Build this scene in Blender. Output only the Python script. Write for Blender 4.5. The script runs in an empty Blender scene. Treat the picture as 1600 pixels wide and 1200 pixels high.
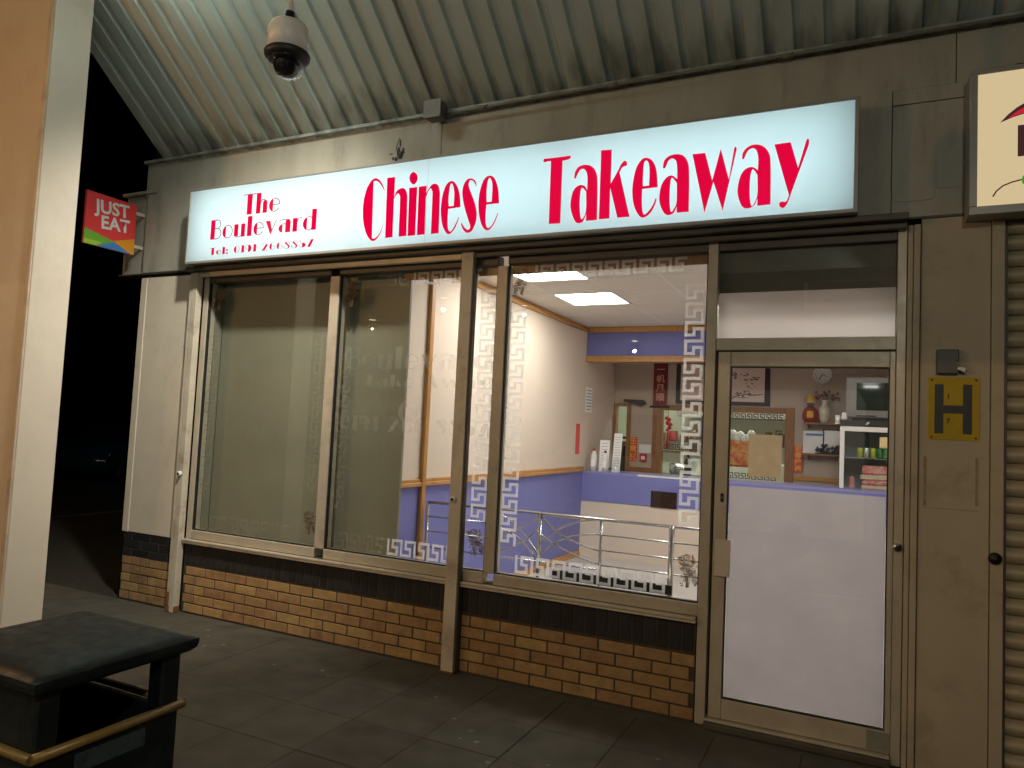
import bpy, bmesh, math, random
from mathutils import Vector, Matrix, geometry
random.seed(7)
S = bpy.context.scene
COL = S.collection
R = math.radians

# ---------------------------------------------------------------- camera, world, exposure
cam_d = bpy.data.cameras.new('camera')
cam = bpy.data.objects.new('camera', cam_d); COL.objects.link(cam)
cam_d.sensor_width = 36.0
cam_d.lens = 1137.38 / 1600 * 36
cam_d.clip_start = 0.05; cam_d.clip_end = 500
yaw, pit, rol = 0.4510, 0.0608, -0.0475
_f = Vector((-math.sin(yaw), math.cos(yaw), 0)); _r = Vector((math.cos(yaw), math.sin(yaw), 0)); _u = Vector((0, 0, 1))
_f2 = _f * math.cos(pit) + _u * math.sin(pit); _u2 = _u * math.cos(pit) - _f * math.sin(pit)
_r3 = _r * math.cos(rol) - _u2 * math.sin(rol); _u3 = _u2 * math.cos(rol) + _r * math.sin(rol)
mw = Matrix((_r3, _u3, -_f2)).transposed().to_4x4()
mw.translation = Vector((4.8213, -4.3735, 1.6430))
cam.matrix_world = mw
S.camera = cam

W = bpy.data.worlds.new('World'); S.world = W; W.use_nodes = True
nt = W.node_tree
sky = nt.nodes.new('ShaderNodeTexSky'); sky.sky_type = 'NISHITA'; sky.sun_disc = False
sky.sun_elevation = R(-7); sky.sun_rotation = R(200)
bg = nt.nodes['Background']; bg.inputs['Strength'].default_value = 0.05
nt.links.new(sky.outputs[0], bg.inputs['Color'])
S.view_settings.view_transform = 'Standard'; S.view_settings.look = 'None'
S.view_settings.exposure = 0.0; S.view_settings.gamma = 1.0
S.view_settings.use_curve_mapping = False
S.cycles.transparent_max_bounces = 24
S.cycles.max_bounces = 8
S.cycles.use_denoising = True
S.cycles.sample_clamp_indirect = 6.0

# lamps of the place and added unseen ones: strengths gathered here
SODIUM_W = 520.0; SODIUM_COL = (1.0, 0.64, 0.33)
BATTEN_E = 50.0;   BATTEN_COL = (0.80, 1.0, 0.92)
PENDANT_W = 20.0
FLOOD_W = 760.0; FLOOD_COL = (1.0, .95, .84)
SIGN_TUBE_E = 5.6
PANEL_E = 26.0
KITCHEN_E = 26.0

# ---------------------------------------------------------------- helpers
WL = {}            # world location of each object made here
def reg(o, loc): WL[o] = Vector(loc); return o

def thing(name, label, cat, loc=(0, 0, 0), group=None):
    o = bpy.data.objects.new(name, None); COL.objects.link(o)
    o.empty_display_size = 0.1
    o.location = loc; o['label'] = label; o['category'] = cat
    if group: o['group'] = group
    return reg(o, loc)

def tag(o, label=None, cat=None, group=None, kind=None):
    if label: o['label'] = label
    if cat: o['category'] = cat
    if group: o['group'] = group
    if kind: o['kind'] = kind
    return o

def link_mesh(name, me, loc, parent=None):
    o = bpy.data.objects.new(name, me); COL.objects.link(o)
    if parent is not None:
        o.parent = parent; o.location = Vector(loc) - WL[parent]
    else:
        o.location = loc
    return reg(o, loc)

class MB:
    """collects geometry in world coordinates and links it as one mesh object"""
    def __init__(s): s.bm = bmesh.new()
    def box(s, x0, x1, y0, y1, z0, z1, bev=0.0, seg=1):
        x0, x1 = min(x0, x1), max(x0, x1); y0, y1 = min(y0, y1), max(y0, y1); z0, z1 = min(z0, z1), max(z0, z1)
        v = [s.bm.verts.new(p) for p in ((x0,y0,z0),(x1,y0,z0),(x1,y1,z0),(x0,y1,z0),(x0,y0,z1),(x1,y0,z1),(x1,y1,z1),(x0,y1,z1))]
        fs = [s.bm.faces.new([v[i] for i in f]) for f in ((3,2,1,0),(4,5,6,7),(0,1,5,4),(1,2,6,5),(2,3,7,6),(3,0,4,7))]
        if bev > 0:
            es = list({e for f in fs for e in f.edges})
            bmesh.ops.bevel(s.bm, geom=es, offset=bev, segments=seg, profile=0.5, affect='EDGES')
        return s
    def obox(s, c, ax, ay, az, bev=0.0):
        """oriented box: centre and three half-axis vectors"""
        c, ax, ay, az = map(Vector, (c, ax, ay, az))
        v = [s.bm.verts.new(c + ax*i + ay*j + az*k) for k in (-1,1) for (i,j) in ((-1,-1),(1,-1),(1,1),(-1,1))]
        fs = [s.bm.faces.new([v[i] for i in f]) for f in ((3,2,1,0),(4,5,6,7),(0,1,5,4),(1,2,6,5),(2,3,7,6),(3,0,4,7))]
        if bev > 0:
            es = list({e for f in fs for e in f.edges})
            bmesh.ops.bevel(s.bm, geom=es, offset=bev, segments=1, profile=0.5, affect='EDGES')
        return s
    def tube(s, pts, r, n=8, caps=True):
        pts = [Vector(p) for p in pts]; rings = []
        rr = r if isinstance(r, (list, tuple)) else [r]*len(pts)
        prev = None
        for i, p in enumerate(pts):
            t = (pts[min(i+1, len(pts)-1)] - pts[max(i-1, 0)]).normalized()
            a = prev - t*prev.dot(t) if prev is not None else t.orthogonal()
            if a.length < 1e-6: a = t.orthogonal()
            a.normalize(); prev = a; b = t.cross(a)
            rings.append([s.bm.verts.new(p + (a*math.cos(2*math.pi*k/n) + b*math.sin(2*math.pi*k/n))*rr[i]) for k in range(n)])
        for A, B in zip(rings, rings[1:]):
            for k in range(n):
                f = s.bm.faces.new((A[k], A[(k+1)%n], B[(k+1)%n], B[k])); f.smooth = True
        if caps:
            s.bm.faces.new(rings[0][::-1]); s.bm.faces.new(rings[-1])
        return s
    def lathe(s, c, prof, n=24, axis=(0, 0, 1), sx=1.0, sy=1.0):
        c = Vector(c); ax = Vector(axis).normalized(); a = ax.orthogonal().normalized(); b = ax.cross(a); rings = []
        for (r, h) in prof:
            if r < 1e-6: rings.append([s.bm.verts.new(c + ax*h)])
            else: rings.append([s.bm.verts.new(c + ax*h + (a*math.cos(2*math.pi*k/n)*sx + b*math.sin(2*math.pi*k/n)*sy)*r) for k in range(n)])
        for A, B in zip(rings, rings[1:]):
            for k in range(n):
                k2 = (k+1) % n
                if len(A) == 1 and len(B) == 1: continue
                if len(A) == 1: vs = (A[0], B[k2], B[k])
                elif len(B) == 1: vs = (A[k], A[k2], B[0])
                else: vs = (A[k], A[k2], B[k2], B[k])
                f = s.bm.faces.new(vs); f.smooth = True
        return s
    def poly2(s, loops, O, U, V, depth=0.0):
        """flat polygon (first loop outline, others holes) at O + u*U + v*V, given a little thickness behind"""
        O, U, V = map(Vector, (O, U, V)); N = U.cross(V).normalized()
        flat = [p for L in loops for p in L]
        tris = geometry.tessellate_polygon([[Vector((p[0], p[1], 0)) for p in L] for L in loops])
        vs = [s.bm.verts.new(O + U*p[0] + V*p[1]) for p in flat]
        for t in tris:
            a, b, c = (Vector((flat[i][0], flat[i][1], 0)) for i in t)
            t = t if (b-a).cross(c-a).z > 0 else t[::-1]
            try: s.bm.faces.new([vs[i] for i in t])
            except ValueError: pass
        if depth > 0:
            bs = [s.bm.verts.new(v.co - N*depth) for v in vs]; i0 = 0
            for L in loops:
                n = len(L)
                for i in range(n):
                    j = (i+1) % n
                    try: s.bm.faces.new((vs[i0+i], bs[i0+i], bs[i0+j], vs[i0+j]))
                    except ValueError: pass
                i0 += n
        return s
    def quad(s, a, b, c, d):
        s.bm.faces.new([s.bm.verts.new(p) for p in (a, b, c, d)]); return s
    def mesh(s, name, m, recenter=True, smooth_angle=None):
        bm = s.bm
        if recenter and len(bm.verts):
            lo = [min(v.co[i] for v in bm.verts) for i in range(3)]; hi = [max(v.co[i] for v in bm.verts) for i in range(3)]
            c = Vector([(a+b)/2 for a, b in zip(lo, hi)])
            for v in bm.verts: v.co -= c
        else: c = Vector((0, 0, 0))
        bmesh.ops.recalc_face_normals(bm, faces=bm.faces) if smooth_angle else None
        me = bpy.data.meshes.new(name); bm.to_mesh(me); bm.free(); me.materials.append(m)
        return me, c
    def build(s, name, m, parent=None, label=None):
        me, c = s.mesh(name, m)
        o = link_mesh(name, me, c, parent)
        if label: o['label'] = label
        return o

def sheet_xz(name, x0, x1, z0, z1, y, m, parent):
    return MB().quad((x0, y, z0), (x1, y, z0), (x1, y, z1), (x0, y, z1)).build(name, m, parent)
def box(name, x0, x1, y0, y1, z0, z1, m, parent=None, bev=0.002, label=None):
    return MB().box(x0, x1, y0, y1, z0, z1, bev).build(name, m, parent, label)
def struct(name, x0, x1, y0, y1, z0, z1, m):
    return tag(box(name, x0, x1, y0, y1, z0, z1, m, None, 0), kind='structure')

# ---------------------------------------------------------------- materials
def mat(name, col, rough=0.6, metal=0.0, var=0.0, vscale=3.0, bump=0.0, bscale=60.0, spec=0.5, col2=None, stretch=None,
        rnd=0.0, dirt=None, rvar=0.0):
    """principled material; var = tone mottling, col2 = second colour reached through noise, rnd = tone per object,
    dirt = (colour, amount, scale) blotches"""
    m = bpy.data.materials.new(name); m.use_nodes = True
    t = m.node_tree; n = t.nodes; l = t.links; b = n['Principled BSDF']
    b.inputs['Roughness'].default_value = rough; b.inputs['Metallic'].default_value = metal
    b.inputs['Specular IOR Level'].default_value = spec
    geo = n.new('ShaderNodeNewGeometry'); vec = geo.outputs['Position']
    if stretch:
        mp = n.new('ShaderNodeMapping'); mp.inputs['Scale'].default_value = stretch; l.new(vec, mp.inputs['Vector']); vec = mp.outputs[0]
    def noise(sc, det=6, rg=0.6):
        q = n.new('ShaderNodeTexNoise'); q.inputs['Scale'].default_value = sc; q.inputs['Detail'].default_value = det
        q.inputs['Roughness'].default_value = rg; l.new(vec, q.inputs['Vector']); return q.outputs['Fac']
    rgb = n.new('ShaderNodeRGB'); rgb.outputs[0].default_value = (*col, 1); c = rgb.outputs[0]
    def mix(fac, a, bb, mode='MIX'):
        q = n.new('ShaderNodeMix'); q.data_type = 'RGBA'; q.blend_type = mode
        if isinstance(fac, float): q.inputs[0].default_value = fac
        else: l.new(fac, q.inputs[0])
        for s_, v in ((6, a), (7, bb)):
            if isinstance(v, tuple): q.inputs[s_].default_value = (*v, 1)
            else: l.new(v, q.inputs[s_])
        return q.outputs[2]
    def mrange(v, a0, a1, b0, b1):
        q = n.new('ShaderNodeMapRange'); l.new(v, q.inputs[0])
        for i, x in enumerate((a0, a1, b0, b1)): q.inputs[i+1].default_value = x
        return q.outputs[0]
    if col2: c = mix(mrange(noise(vscale*1.7), .4, .62, 0, 1), c, col2)
    if var:
        k = mrange(noise(vscale), .3, .7, 1-var, 1+var*.6)
        hs = n.new('ShaderNodeHueSaturation'); l.new(k, hs.inputs['Value']); l.new(c, hs.inputs['Color']); c = hs.outputs[0]
    if rnd:
        oi = n.new('ShaderNodeObjectInfo'); hs = n.new('ShaderNodeHueSaturation')
        l.new(mrange(oi.outputs['Random'], 0, 1, 1-rnd, 1+rnd), hs.inputs['Value'])
        l.new(mrange(oi.outputs['Random'], 0, 1, .49, .51), hs.inputs['Hue']); l.new(c, hs.inputs['Color']); c = hs.outputs[0]
    if dirt:
        c = mix(mrange(noise(dirt[2], 8, .7), .52, .75, 0, dirt[1]), c, dirt[0])
    l.new(c, b.inputs['Base Color'])
    if rvar: l.new(mrange(noise(vscale*4), .3, .7, max(.02, rough-rvar), min(1, rough+rvar)), b.inputs['Roughness'])
    if bump:
        bp = n.new('ShaderNodeBump'); bp.inputs['Strength'].default_value = bump; bp.inputs['Distance'].default_value = 0.01
        l.new(noise(bscale, 5), bp.inputs['Height']); l.new(bp.outputs[0], b.inputs['Normal'])
    return m

def emis(name, col, e, gloss=True, rough=0.05):
    m = bpy.data.materials.new(name); m.use_nodes = True; b = m.node_tree.nodes['Principled BSDF']
    b.inputs['Base Color'].default_value = (*[c*0.15 for c in col], 1)
    b.inputs['Emission Color'].default_value = (*col, 1); b.inputs['Emission Strength'].default_value = e
    b.inputs['Roughness'].default_value = rough
    b.inputs['Specular IOR Level'].default_value = 0.35 if gloss else 0.0
    return m

def glass(name, base=.03, tint=(.97, .985, .975)):
    m = bpy.data.materials.new(name); m.use_nodes = True; t = m.node_tree; n = t.nodes; l = t.links
    n.remove(n['Principled BSDF']); out = n['Material Output']
    tr = n.new('ShaderNodeBsdfTransparent'); tr.inputs[0].default_value = (*tint, 1)
    gl = n.new('ShaderNodeBsdfGlossy'); gl.inputs['Roughness'].default_value = 0.0; gl.inputs['Color'].default_value = (1, 1, 1, 1)
    lw = n.new('ShaderNodeLayerWeight'); lw.inputs[0].default_value = .5
    pw = n.new('ShaderNodeMath'); pw.operation = 'POWER'; pw.inputs[1].default_value = 5; l.new(lw.outputs['Facing'], pw.inputs[0])
    ma = n.new('ShaderNodeMath'); ma.operation = 'MULTIPLY_ADD'; ma.inputs[1].default_value = .8; ma.inputs[2].default_value = base
    l.new(pw.outputs[0], ma.inputs[0])
    mx = n.new('ShaderNodeMixShader'); l.new(ma.outputs[0], mx.inputs[0]); l.new(tr.outputs[0], mx.inputs[1]); l.new(gl.outputs[0], mx.inputs[2])
    l.new(mx.outputs[0], out.inputs['Surface']); return m

def film(name, col, opacity, trans=.5, var=0.0, mottle=0.0):
    """vinyl film: part see-through, the rest scatters light both ways"""
    m = bpy.data.materials.new(name); m.use_nodes = True; t = m.node_tree; n = t.nodes; l = t.links
    n.remove(n['Principled BSDF']); out = n['Material Output']
    tr = n.new('ShaderNodeBsdfTransparent'); df = n.new('ShaderNodeBsdfDiffuse'); tl = n.new('ShaderNodeBsdfTranslucent')
    for q in (df, tl): q.inputs['Color'].default_value = (*col, 1)
    m1 = n.new('ShaderNodeMixShader'); m1.inputs[0].default_value = trans; l.new(df.outputs[0], m1.inputs[1]); l.new(tl.outputs[0], m1.inputs[2])
    m2 = n.new('ShaderNodeMixShader'); m2.inputs[0].default_value = opacity; l.new(tr.outputs[0], m2.inputs[1]); l.new(m1.outputs[0], m2.inputs[2])
    if mottle:      # rubbed and dirty patches in the film itself
        geo = n.new('ShaderNodeNewGeometry'); q = n.new('ShaderNodeTexNoise'); q.inputs['Scale'].default_value = 3.2; q.inputs['Detail'].default_value = 9; q.inputs['Roughness'].default_value = .68
        l.new(geo.outputs['Position'], q.inputs['Vector']); mr = n.new('ShaderNodeMapRange'); l.new(q.outputs['Fac'], mr.inputs[0])
        for i, x in enumerate((.35, .7, 1 + mottle*.3, 1 - mottle)): mr.inputs[i+1].default_value = x
        hs = n.new('ShaderNodeHueSaturation'); hs.inputs['Color'].default_value = (*col, 1); l.new(mr.outputs[0], hs.inputs['Value'])
        for q in (df, tl): l.new(hs.outputs[0], q.inputs['Color'])
    if var:
        geo = n.new('ShaderNodeNewGeometry'); q = n.new('ShaderNodeTexNoise'); q.inputs['Scale'].default_value = 25; q.inputs['Detail'].default_value = 6
        l.new(geo.outputs['Position'], q.inputs['Vector']); mr = n.new('ShaderNodeMapRange'); l.new(q.outputs['Fac'], mr.inputs[0])
        for i, x in enumerate((.35, .65, opacity*(1-var), opacity)): mr.inputs[i+1].default_value = x
        l.new(mr.outputs[0], m2.inputs[0])
    l.new(m2.outputs[0], out.inputs['Surface']); return m

M = {}
GR = (.05, .045, .035)
M['fascia'] = mat('fascia_paint', (.36, .345, .285), .55, var=.18, vscale=1.3, bump=.05, bscale=40, dirt=(GR, .5, 2.2), rvar=.1, stretch=(2.2, 1, .6))
M['cream'] = mat('cream_panel_paint', (.66, .58, .46), .45, var=.08, vscale=2, bump=.03, bscale=30, dirt=((.25, .2, .13), .35, 3.0), rvar=.1)
M['buff'] = mat('buff_pillar_paint', (.46, .39, .28), .68, var=.14, vscale=2, bump=.04, bscale=30, dirt=((.16, .11, .06), .5, 2.6), rvar=.1)
M['guide'] = mat('shutter_guide_metal', (.6, .53, .42), .42, var=.14, vscale=4, bump=.04, bscale=50, dirt=((.16, .07, .03), .6, 5), spec=.5, rvar=.12)
M['frame'] = mat('bronze_aluminium', (.50, .44, .34), .4, metal=.15, var=.12, vscale=5, bump=.02, bscale=80, dirt=((.12, .09, .06), .4, 7), rvar=.1)
M['gasket'] = mat('black_rubber', (.012, .012, .012), .6, bump=.05, bscale=90)
M['head'] = mat('shutter_box_and_rail_shade', (.1, .085, .065), .5, metal=.3, var=.25, vscale=4, bump=.05, bscale=40, dirt=((.02, .017, .014), .7, 4))  # also darkens the top rails, standing in for shade under the sign
M['brick'] = mat('buff_orange_brick', (.40, .255, .118), .88, var=.22, vscale=9, bump=.55, bscale=130, rnd=.14, dirt=((.1, .06, .03), .55, 7), spec=.2, col2=(.35, .215, .1))
M['dark_brick'] = mat('blue_black_brick', (.022, .022, .024), .55, var=.3, vscale=12, bump=.5, bscale=120, rnd=.25, spec=.35)
M['mortar'] = mat('dark_mortar', (.085, .066, .046), .95, var=.25, vscale=20, bump=.6, bscale=220, spec=.1)
M['slab'] = mat('concrete_slab', (.088, .078, .060), .85, var=.25, vscale=5, bump=.5, bscale=190, rnd=.08, dirt=((.05, .045, .036), .7, 3.5), spec=.25, rvar=.1)
M['sand'] = mat('joint_sand', (.05, .046, .037), .95, var=.3, vscale=30, bump=.4, bscale=200, spec=.1)
M['asphalt'] = mat('asphalt', (.04, .04, .042), .9, var=.25, vscale=3, bump=.6, bscale=150, spec=.2)
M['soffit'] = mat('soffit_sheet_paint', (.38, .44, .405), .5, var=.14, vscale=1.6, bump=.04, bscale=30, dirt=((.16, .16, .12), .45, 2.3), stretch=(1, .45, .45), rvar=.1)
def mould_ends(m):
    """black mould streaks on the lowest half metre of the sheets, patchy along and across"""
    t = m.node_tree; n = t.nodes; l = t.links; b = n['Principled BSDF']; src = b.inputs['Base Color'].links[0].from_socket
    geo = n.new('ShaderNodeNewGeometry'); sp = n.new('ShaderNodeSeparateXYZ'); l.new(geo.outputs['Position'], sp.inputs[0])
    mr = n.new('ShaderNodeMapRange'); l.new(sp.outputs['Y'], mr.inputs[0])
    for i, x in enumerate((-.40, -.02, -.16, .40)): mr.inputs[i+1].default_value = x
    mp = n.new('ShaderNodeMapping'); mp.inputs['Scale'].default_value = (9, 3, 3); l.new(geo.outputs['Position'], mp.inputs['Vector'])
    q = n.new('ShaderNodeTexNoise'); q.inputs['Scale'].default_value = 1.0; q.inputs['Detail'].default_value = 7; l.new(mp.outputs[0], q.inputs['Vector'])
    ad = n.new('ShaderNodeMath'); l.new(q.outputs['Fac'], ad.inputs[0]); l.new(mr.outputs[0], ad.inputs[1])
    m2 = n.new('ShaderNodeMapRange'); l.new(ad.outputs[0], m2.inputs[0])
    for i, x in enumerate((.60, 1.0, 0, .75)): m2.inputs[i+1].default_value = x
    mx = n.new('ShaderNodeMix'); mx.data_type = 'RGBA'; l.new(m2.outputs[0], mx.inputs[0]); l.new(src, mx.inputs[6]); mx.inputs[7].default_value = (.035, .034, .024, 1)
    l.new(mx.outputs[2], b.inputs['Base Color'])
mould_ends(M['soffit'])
M['column'] = mat('column_cladding', (.66, .58, .47), .42, var=.05, vscale=1.5, bump=.02, bscale=12, dirt=((.4, .31, .2), .3, 2.5), rvar=.08)
M['rust'] = mat('rusty_steel', (.2, .09, .035), .8, var=.3, vscale=14, bump=.3, bscale=90)
M['dark_metal'] = mat('dark_metal', (.03, .03, .028), .4, metal=.6, var=.2, vscale=9, bump=.05)
M['steel'] = mat('brushed_steel', (.6, .6, .62), .25, metal=1, var=.1, vscale=10, bump=.02)
M['black_plastic'] = mat('black_litter_plastic', (.0035, .0085, .008), .55, var=.3, vscale=7, bump=.12, bscale=120, dirt=((.05, .055, .05), .5, 9), rvar=.14)
M['gold_band'] = mat('gold_band_paint', (.28, .18, .055), .4, metal=.2, var=.25, vscale=12, bump=.1, bscale=80, dirt=((.05, .04, .02), .6, 9))
M['iwall'] = mat('cream_wall_paint', (.68, .575, .48), .75, var=.04, vscale=1.4, bump=.04, bscale=70, dirt=((.6, .49, .4), .3, 1.5))
M['blue'] = mat('lilac_blue_paint', (.175, .185, .47), .6, var=.05, vscale=2, bump=.03, bscale=70)
M['wood'] = mat('pine_trim', (.5, .25, .075), .42, var=.25, vscale=5, stretch=(14, 1.2, 1.2), bump=.04, bscale=30)
M['wood_dark'] = mat('stained_wood', (.27, .12, .042), .45, var=.3, vscale=6, stretch=(10, 10, 1), bump=.05, bscale=30)
M['floor'] = mat('pale_floor_tile', (.52, .5, .48), .3, var=.08, vscale=3, bump=.02)
M['tile'] = mat('ceiling_tile', (.74, .69, .63), .9, var=.04, vscale=20, bump=.25, bscale=160)
M['white'] = mat('white_paint', (.78, .77, .75), .5, var=.04, vscale=3)
M['paper'] = mat('white_paper', (.86, .85, .83), .8, var=.05, vscale=6)
M['ink'] = mat('black_ink', (.015, .015, .015), .6)
M['red_paper'] = mat('red_paper', (.62, .05, .035), .6, var=.1, vscale=10)
M['gold_ink'] = mat('gold_ink', (.75, .42, .08), .4, metal=.3)
M['board'] = mat('grey_green_board', (.25, .24, .18), .42, var=.12, vscale=1.1, bump=.02, bscale=30, dirt=((.13, .12, .08), .4, 1.8))
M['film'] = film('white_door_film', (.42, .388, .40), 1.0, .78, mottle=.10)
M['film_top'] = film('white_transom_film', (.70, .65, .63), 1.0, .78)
M['key'] = film('white_vinyl_key', (.9, .9, .89), .56, .78)
M['ghost'] = film('pale_vinyl_lettering', (.72, .66, .58), .2, .5)
M['key_faded'] = film('worn_vinyl_key', (.85, .84, .78), .2, .6, var=.7)
M['lion_base'] = film('pale_brown_printed_vinyl', (.34, .23, .14), .55, .4, var=.5)
M['lion'] = film('brown_printed_vinyl', (.1, .06, .035), .85, .35, var=.45)
M['glass'] = glass('window_glass')
M['clear'] = glass('clear_plastic', .05, (.93, .95, .96))
M['dark_glass'] = mat('dark_dome_glass', (.01, .01, .012), .04, spec=.8)
M['sign_tube'] = emis('sign_tube', (.66, .94, 1.0), SIGN_TUBE_E, gloss=False)
def lit_face():
    m = bpy.data.materials.new('translucent_sign_face'); m.use_nodes = True; t = m.node_tree; n = t.nodes; l = t.links
    n.remove(n['Principled BSDF']); out = n['Material Output']
    tl = n.new('ShaderNodeBsdfTranslucent'); tl.inputs[0].default_value = (.80, .84, .85, 1)
    df = n.new('ShaderNodeBsdfDiffuse'); df.inputs[0].default_value = (.6, .62, .62, 1)
    gl = n.new('ShaderNodeBsdfGlossy'); gl.inputs['Roughness'].default_value = .05
    m1 = n.new('ShaderNodeMixShader'); m1.inputs[0].default_value = .2; l.new(tl.outputs[0], m1.inputs[1]); l.new(df.outputs[0], m1.inputs[2])
    m2 = n.new('ShaderNodeMixShader'); m2.inputs[0].default_value = .03; l.new(m1.outputs[0], m2.inputs[1]); l.new(gl.outputs[0], m2.inputs[2])
    l.new(m2.outputs[0], out.inputs['Surface']); return m
M['sign_face'] = lit_face()
M['sign_red'] = emis('backlit_red_vinyl', (.72, .0, .045), 1.0)
M['sign_line'] = emis('backlit_dark_outline', (.30, .04, .07), 1.0)
M['cream_face'] = emis('backlit_cream_face', (.66, .52, .30), .95)
M['alu'] = mat('sign_case_aluminium', (.36, .34, .31), .4, metal=.4, var=.1, vscale=6, bump=.02)
M['panel_light'] = emis('ceiling_panel_diffuser', (1.0, .96, .90), PANEL_E, gloss=False)
M['kitchen_light'] = emis('kitchen_tube_diffuser', (.95, 1.0, .82), KITCHEN_E, gloss=False)
M['lamp_head'] = emis('street_lamp_lens', (1.0, .9, .75), 9.0, gloss=False)
M['flood_lens'] = emis('flood_lamp_lens', (1.0, .95, .85), 1.2, gloss=False)
M['sodium'] = emis('sodium_lamp_lens', (1.0, .6, .28), 4.0, gloss=False)
M['red_plastic'] = mat('red_plastic', (.5, .02, .02), .35)
M['yellow_plate'] = mat('yellow_sign_paint', (.46, .33, .012), .75, var=.12, vscale=6, bump=.03, dirt=((.25, .15, .02), .5, 8))
M['black_paint'] = mat('black_paint', (.012, .012, .012), .5)

# ================================================================ GROUND
struct('road', -60, 60, -60, 60, -0.35, -0.14, M['asphalt'])
pav = struct('pavement', -6, 12, -9.5, 12, -0.13, -0.0075, M['sand'])
kerb = MB()
for i in range(20):
    kerb.box(-6.15, -6.005, -9.5 + i*1.07, -9.5 + i*1.07 + 1.06, -.135, 0.0, .008)
kerb.build('kerb_edge', M['slab'], pav)
# flagstones: the laid grid, 45 cm
gx = [2.31 + .45*k for k in range(-9, 11)]; gy = [-.55 - .45*k + .4 for k in range(0, 8)]
slab_me = None
for i, x in enumerate(gx):
    for j in range(8):
        y1 = -.10 - .45*j + .0
        if slab_me is None:
            slab_me, _ = MB().box(-.2236, .2236, -.2236, .2236, -.022, .022, .003).mesh('slab', M['slab'])
        o = link_mesh('slab', slab_me, (x + .225, y1 - .225, -.0235 + random.uniform(-.0012, .0012)), pav)
        o.rotation_euler = (random.uniform(-.002, .002), random.uniform(-.002, .002), random.choice((0, math.pi)))
fill = MB()
for j in range(8): fill.box(-6, gx[0] - .003, -.10 - .45*j - .447, -.10 - .45*j - .003, -.0074, -.002)
fill.box(gx[-1] + .453, 12, -3.7, -.1, -.0074, -.002)
fill.box(-6, 12, -.097, .0, -.0074, -.004)
fill.box(-6, 12, -9.5, -3.703, -.0074, -.002)
tag(fill.build('slab_field', M['slab'], pav), kind='stuff')

# ================================================================ SHOP SHELL (walls and roof that close the room)
struct('roof', -1.02, 9, .02, 9.2, 3.92, 4.1, M['dark_metal'])
struct('back_wall', -1.02, 9, 9.0, 9.2, -.05, 3.92, M['iwall'])
struct('gable_wall', -1.02, -.82, .14, 9.0, -.05, 3.92, M['brick'])

# ================================================================ BRICKWORK UNDER THE WINDOW
BR = thing('brick_wall', 'low buff brick wall with a dark upright course under the shop window', 'wall', (1.8, .05, 0))
box('mortar_bed', -.25, 3.965, .0045, .10, -.04, .605, M['mortar'], BR, 0)
bl, bh, bj = .215, .065, .010
def brick_mesh(w, h, d, m, nm):
    me, _ = MB().box(-w/2, w/2, -d/2, d/2, -h/2, h/2, .0025).mesh(nm, m); return me
full = brick_mesh(bl, bh, .05, M['brick'], 'brick')
cache = {}
def lay(x0, x1, z, parent, m, key, y=.025):
    """one course of stretchers cut to x0..x1; joints on the shared 22.5 cm bond"""
    off = 0 if int(round(z/.075)) % 2 else .1125
    k = math.floor((x0 - off)/.225)
    while off + k*.225 < x1 - .02:
        a = max(x0, off + k*.225 + .005); b = min(x1, off + (k+1)*.225 - .005)
        if b - a > .02:
            w = round(b - a, 3)
            if (key, w) not in cache: cache[(key, w)] = brick_mesh(w, bh, .05, m, 'brick')
            link_mesh('brick', cache[(key, w)], ((a+b)/2, y + random.uniform(-.0015, .0015), z), parent)
        k += 1
for c in range(5):
    lay(-.24, 2.30, .0425 + c*.075, BR, M['brick'], 'o')
    lay(2.41, 3.962, .0425 + c*.075, BR, M['brick'], 'o')
sold = brick_mesh(.065, .205, .05, M['dark_brick'], 'dark_brick')
n = 0
x = -.205
while x < 3.95:
    if not (2.29 < x < 2.42) and x + .033 < 3.962:
        link_mesh('dark_brick', sold, (x, .024 + random.uniform(-.0015, .0015), .4975), BR)
    x += .075

# left pier: brick base with cream panel
PI_ = thing('shop_pier', 'cream panelled pier with a brick foot at the left end of the shopfront', 'pier', (-.7, .06, 0))
box('mortar_bed', -1.012, -.37, .0045, .13, -.04, .578, M['mortar'], PI_, 0)
for c in range(5): lay(-1.017, -.37, .0425 + c*.075, PI_, M['brick'], 'o')
for c in range(5, 8): lay(-1.017, -.37, .035 + c*.075 - .003, PI_, M['dark_brick'], 'd')
box('panel', -.952, -.385, -.004, .12, .585, 2.83, M['cream'], PI_, .003)
box('edge_trim', -1.035, -.958, -.010, .12, .582, 2.83, M['cream'], PI_, .004)
box('panel_core', -1.0, -.37, .02, .13, .58, 2.85, M['gasket'], PI_, 0)

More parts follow.
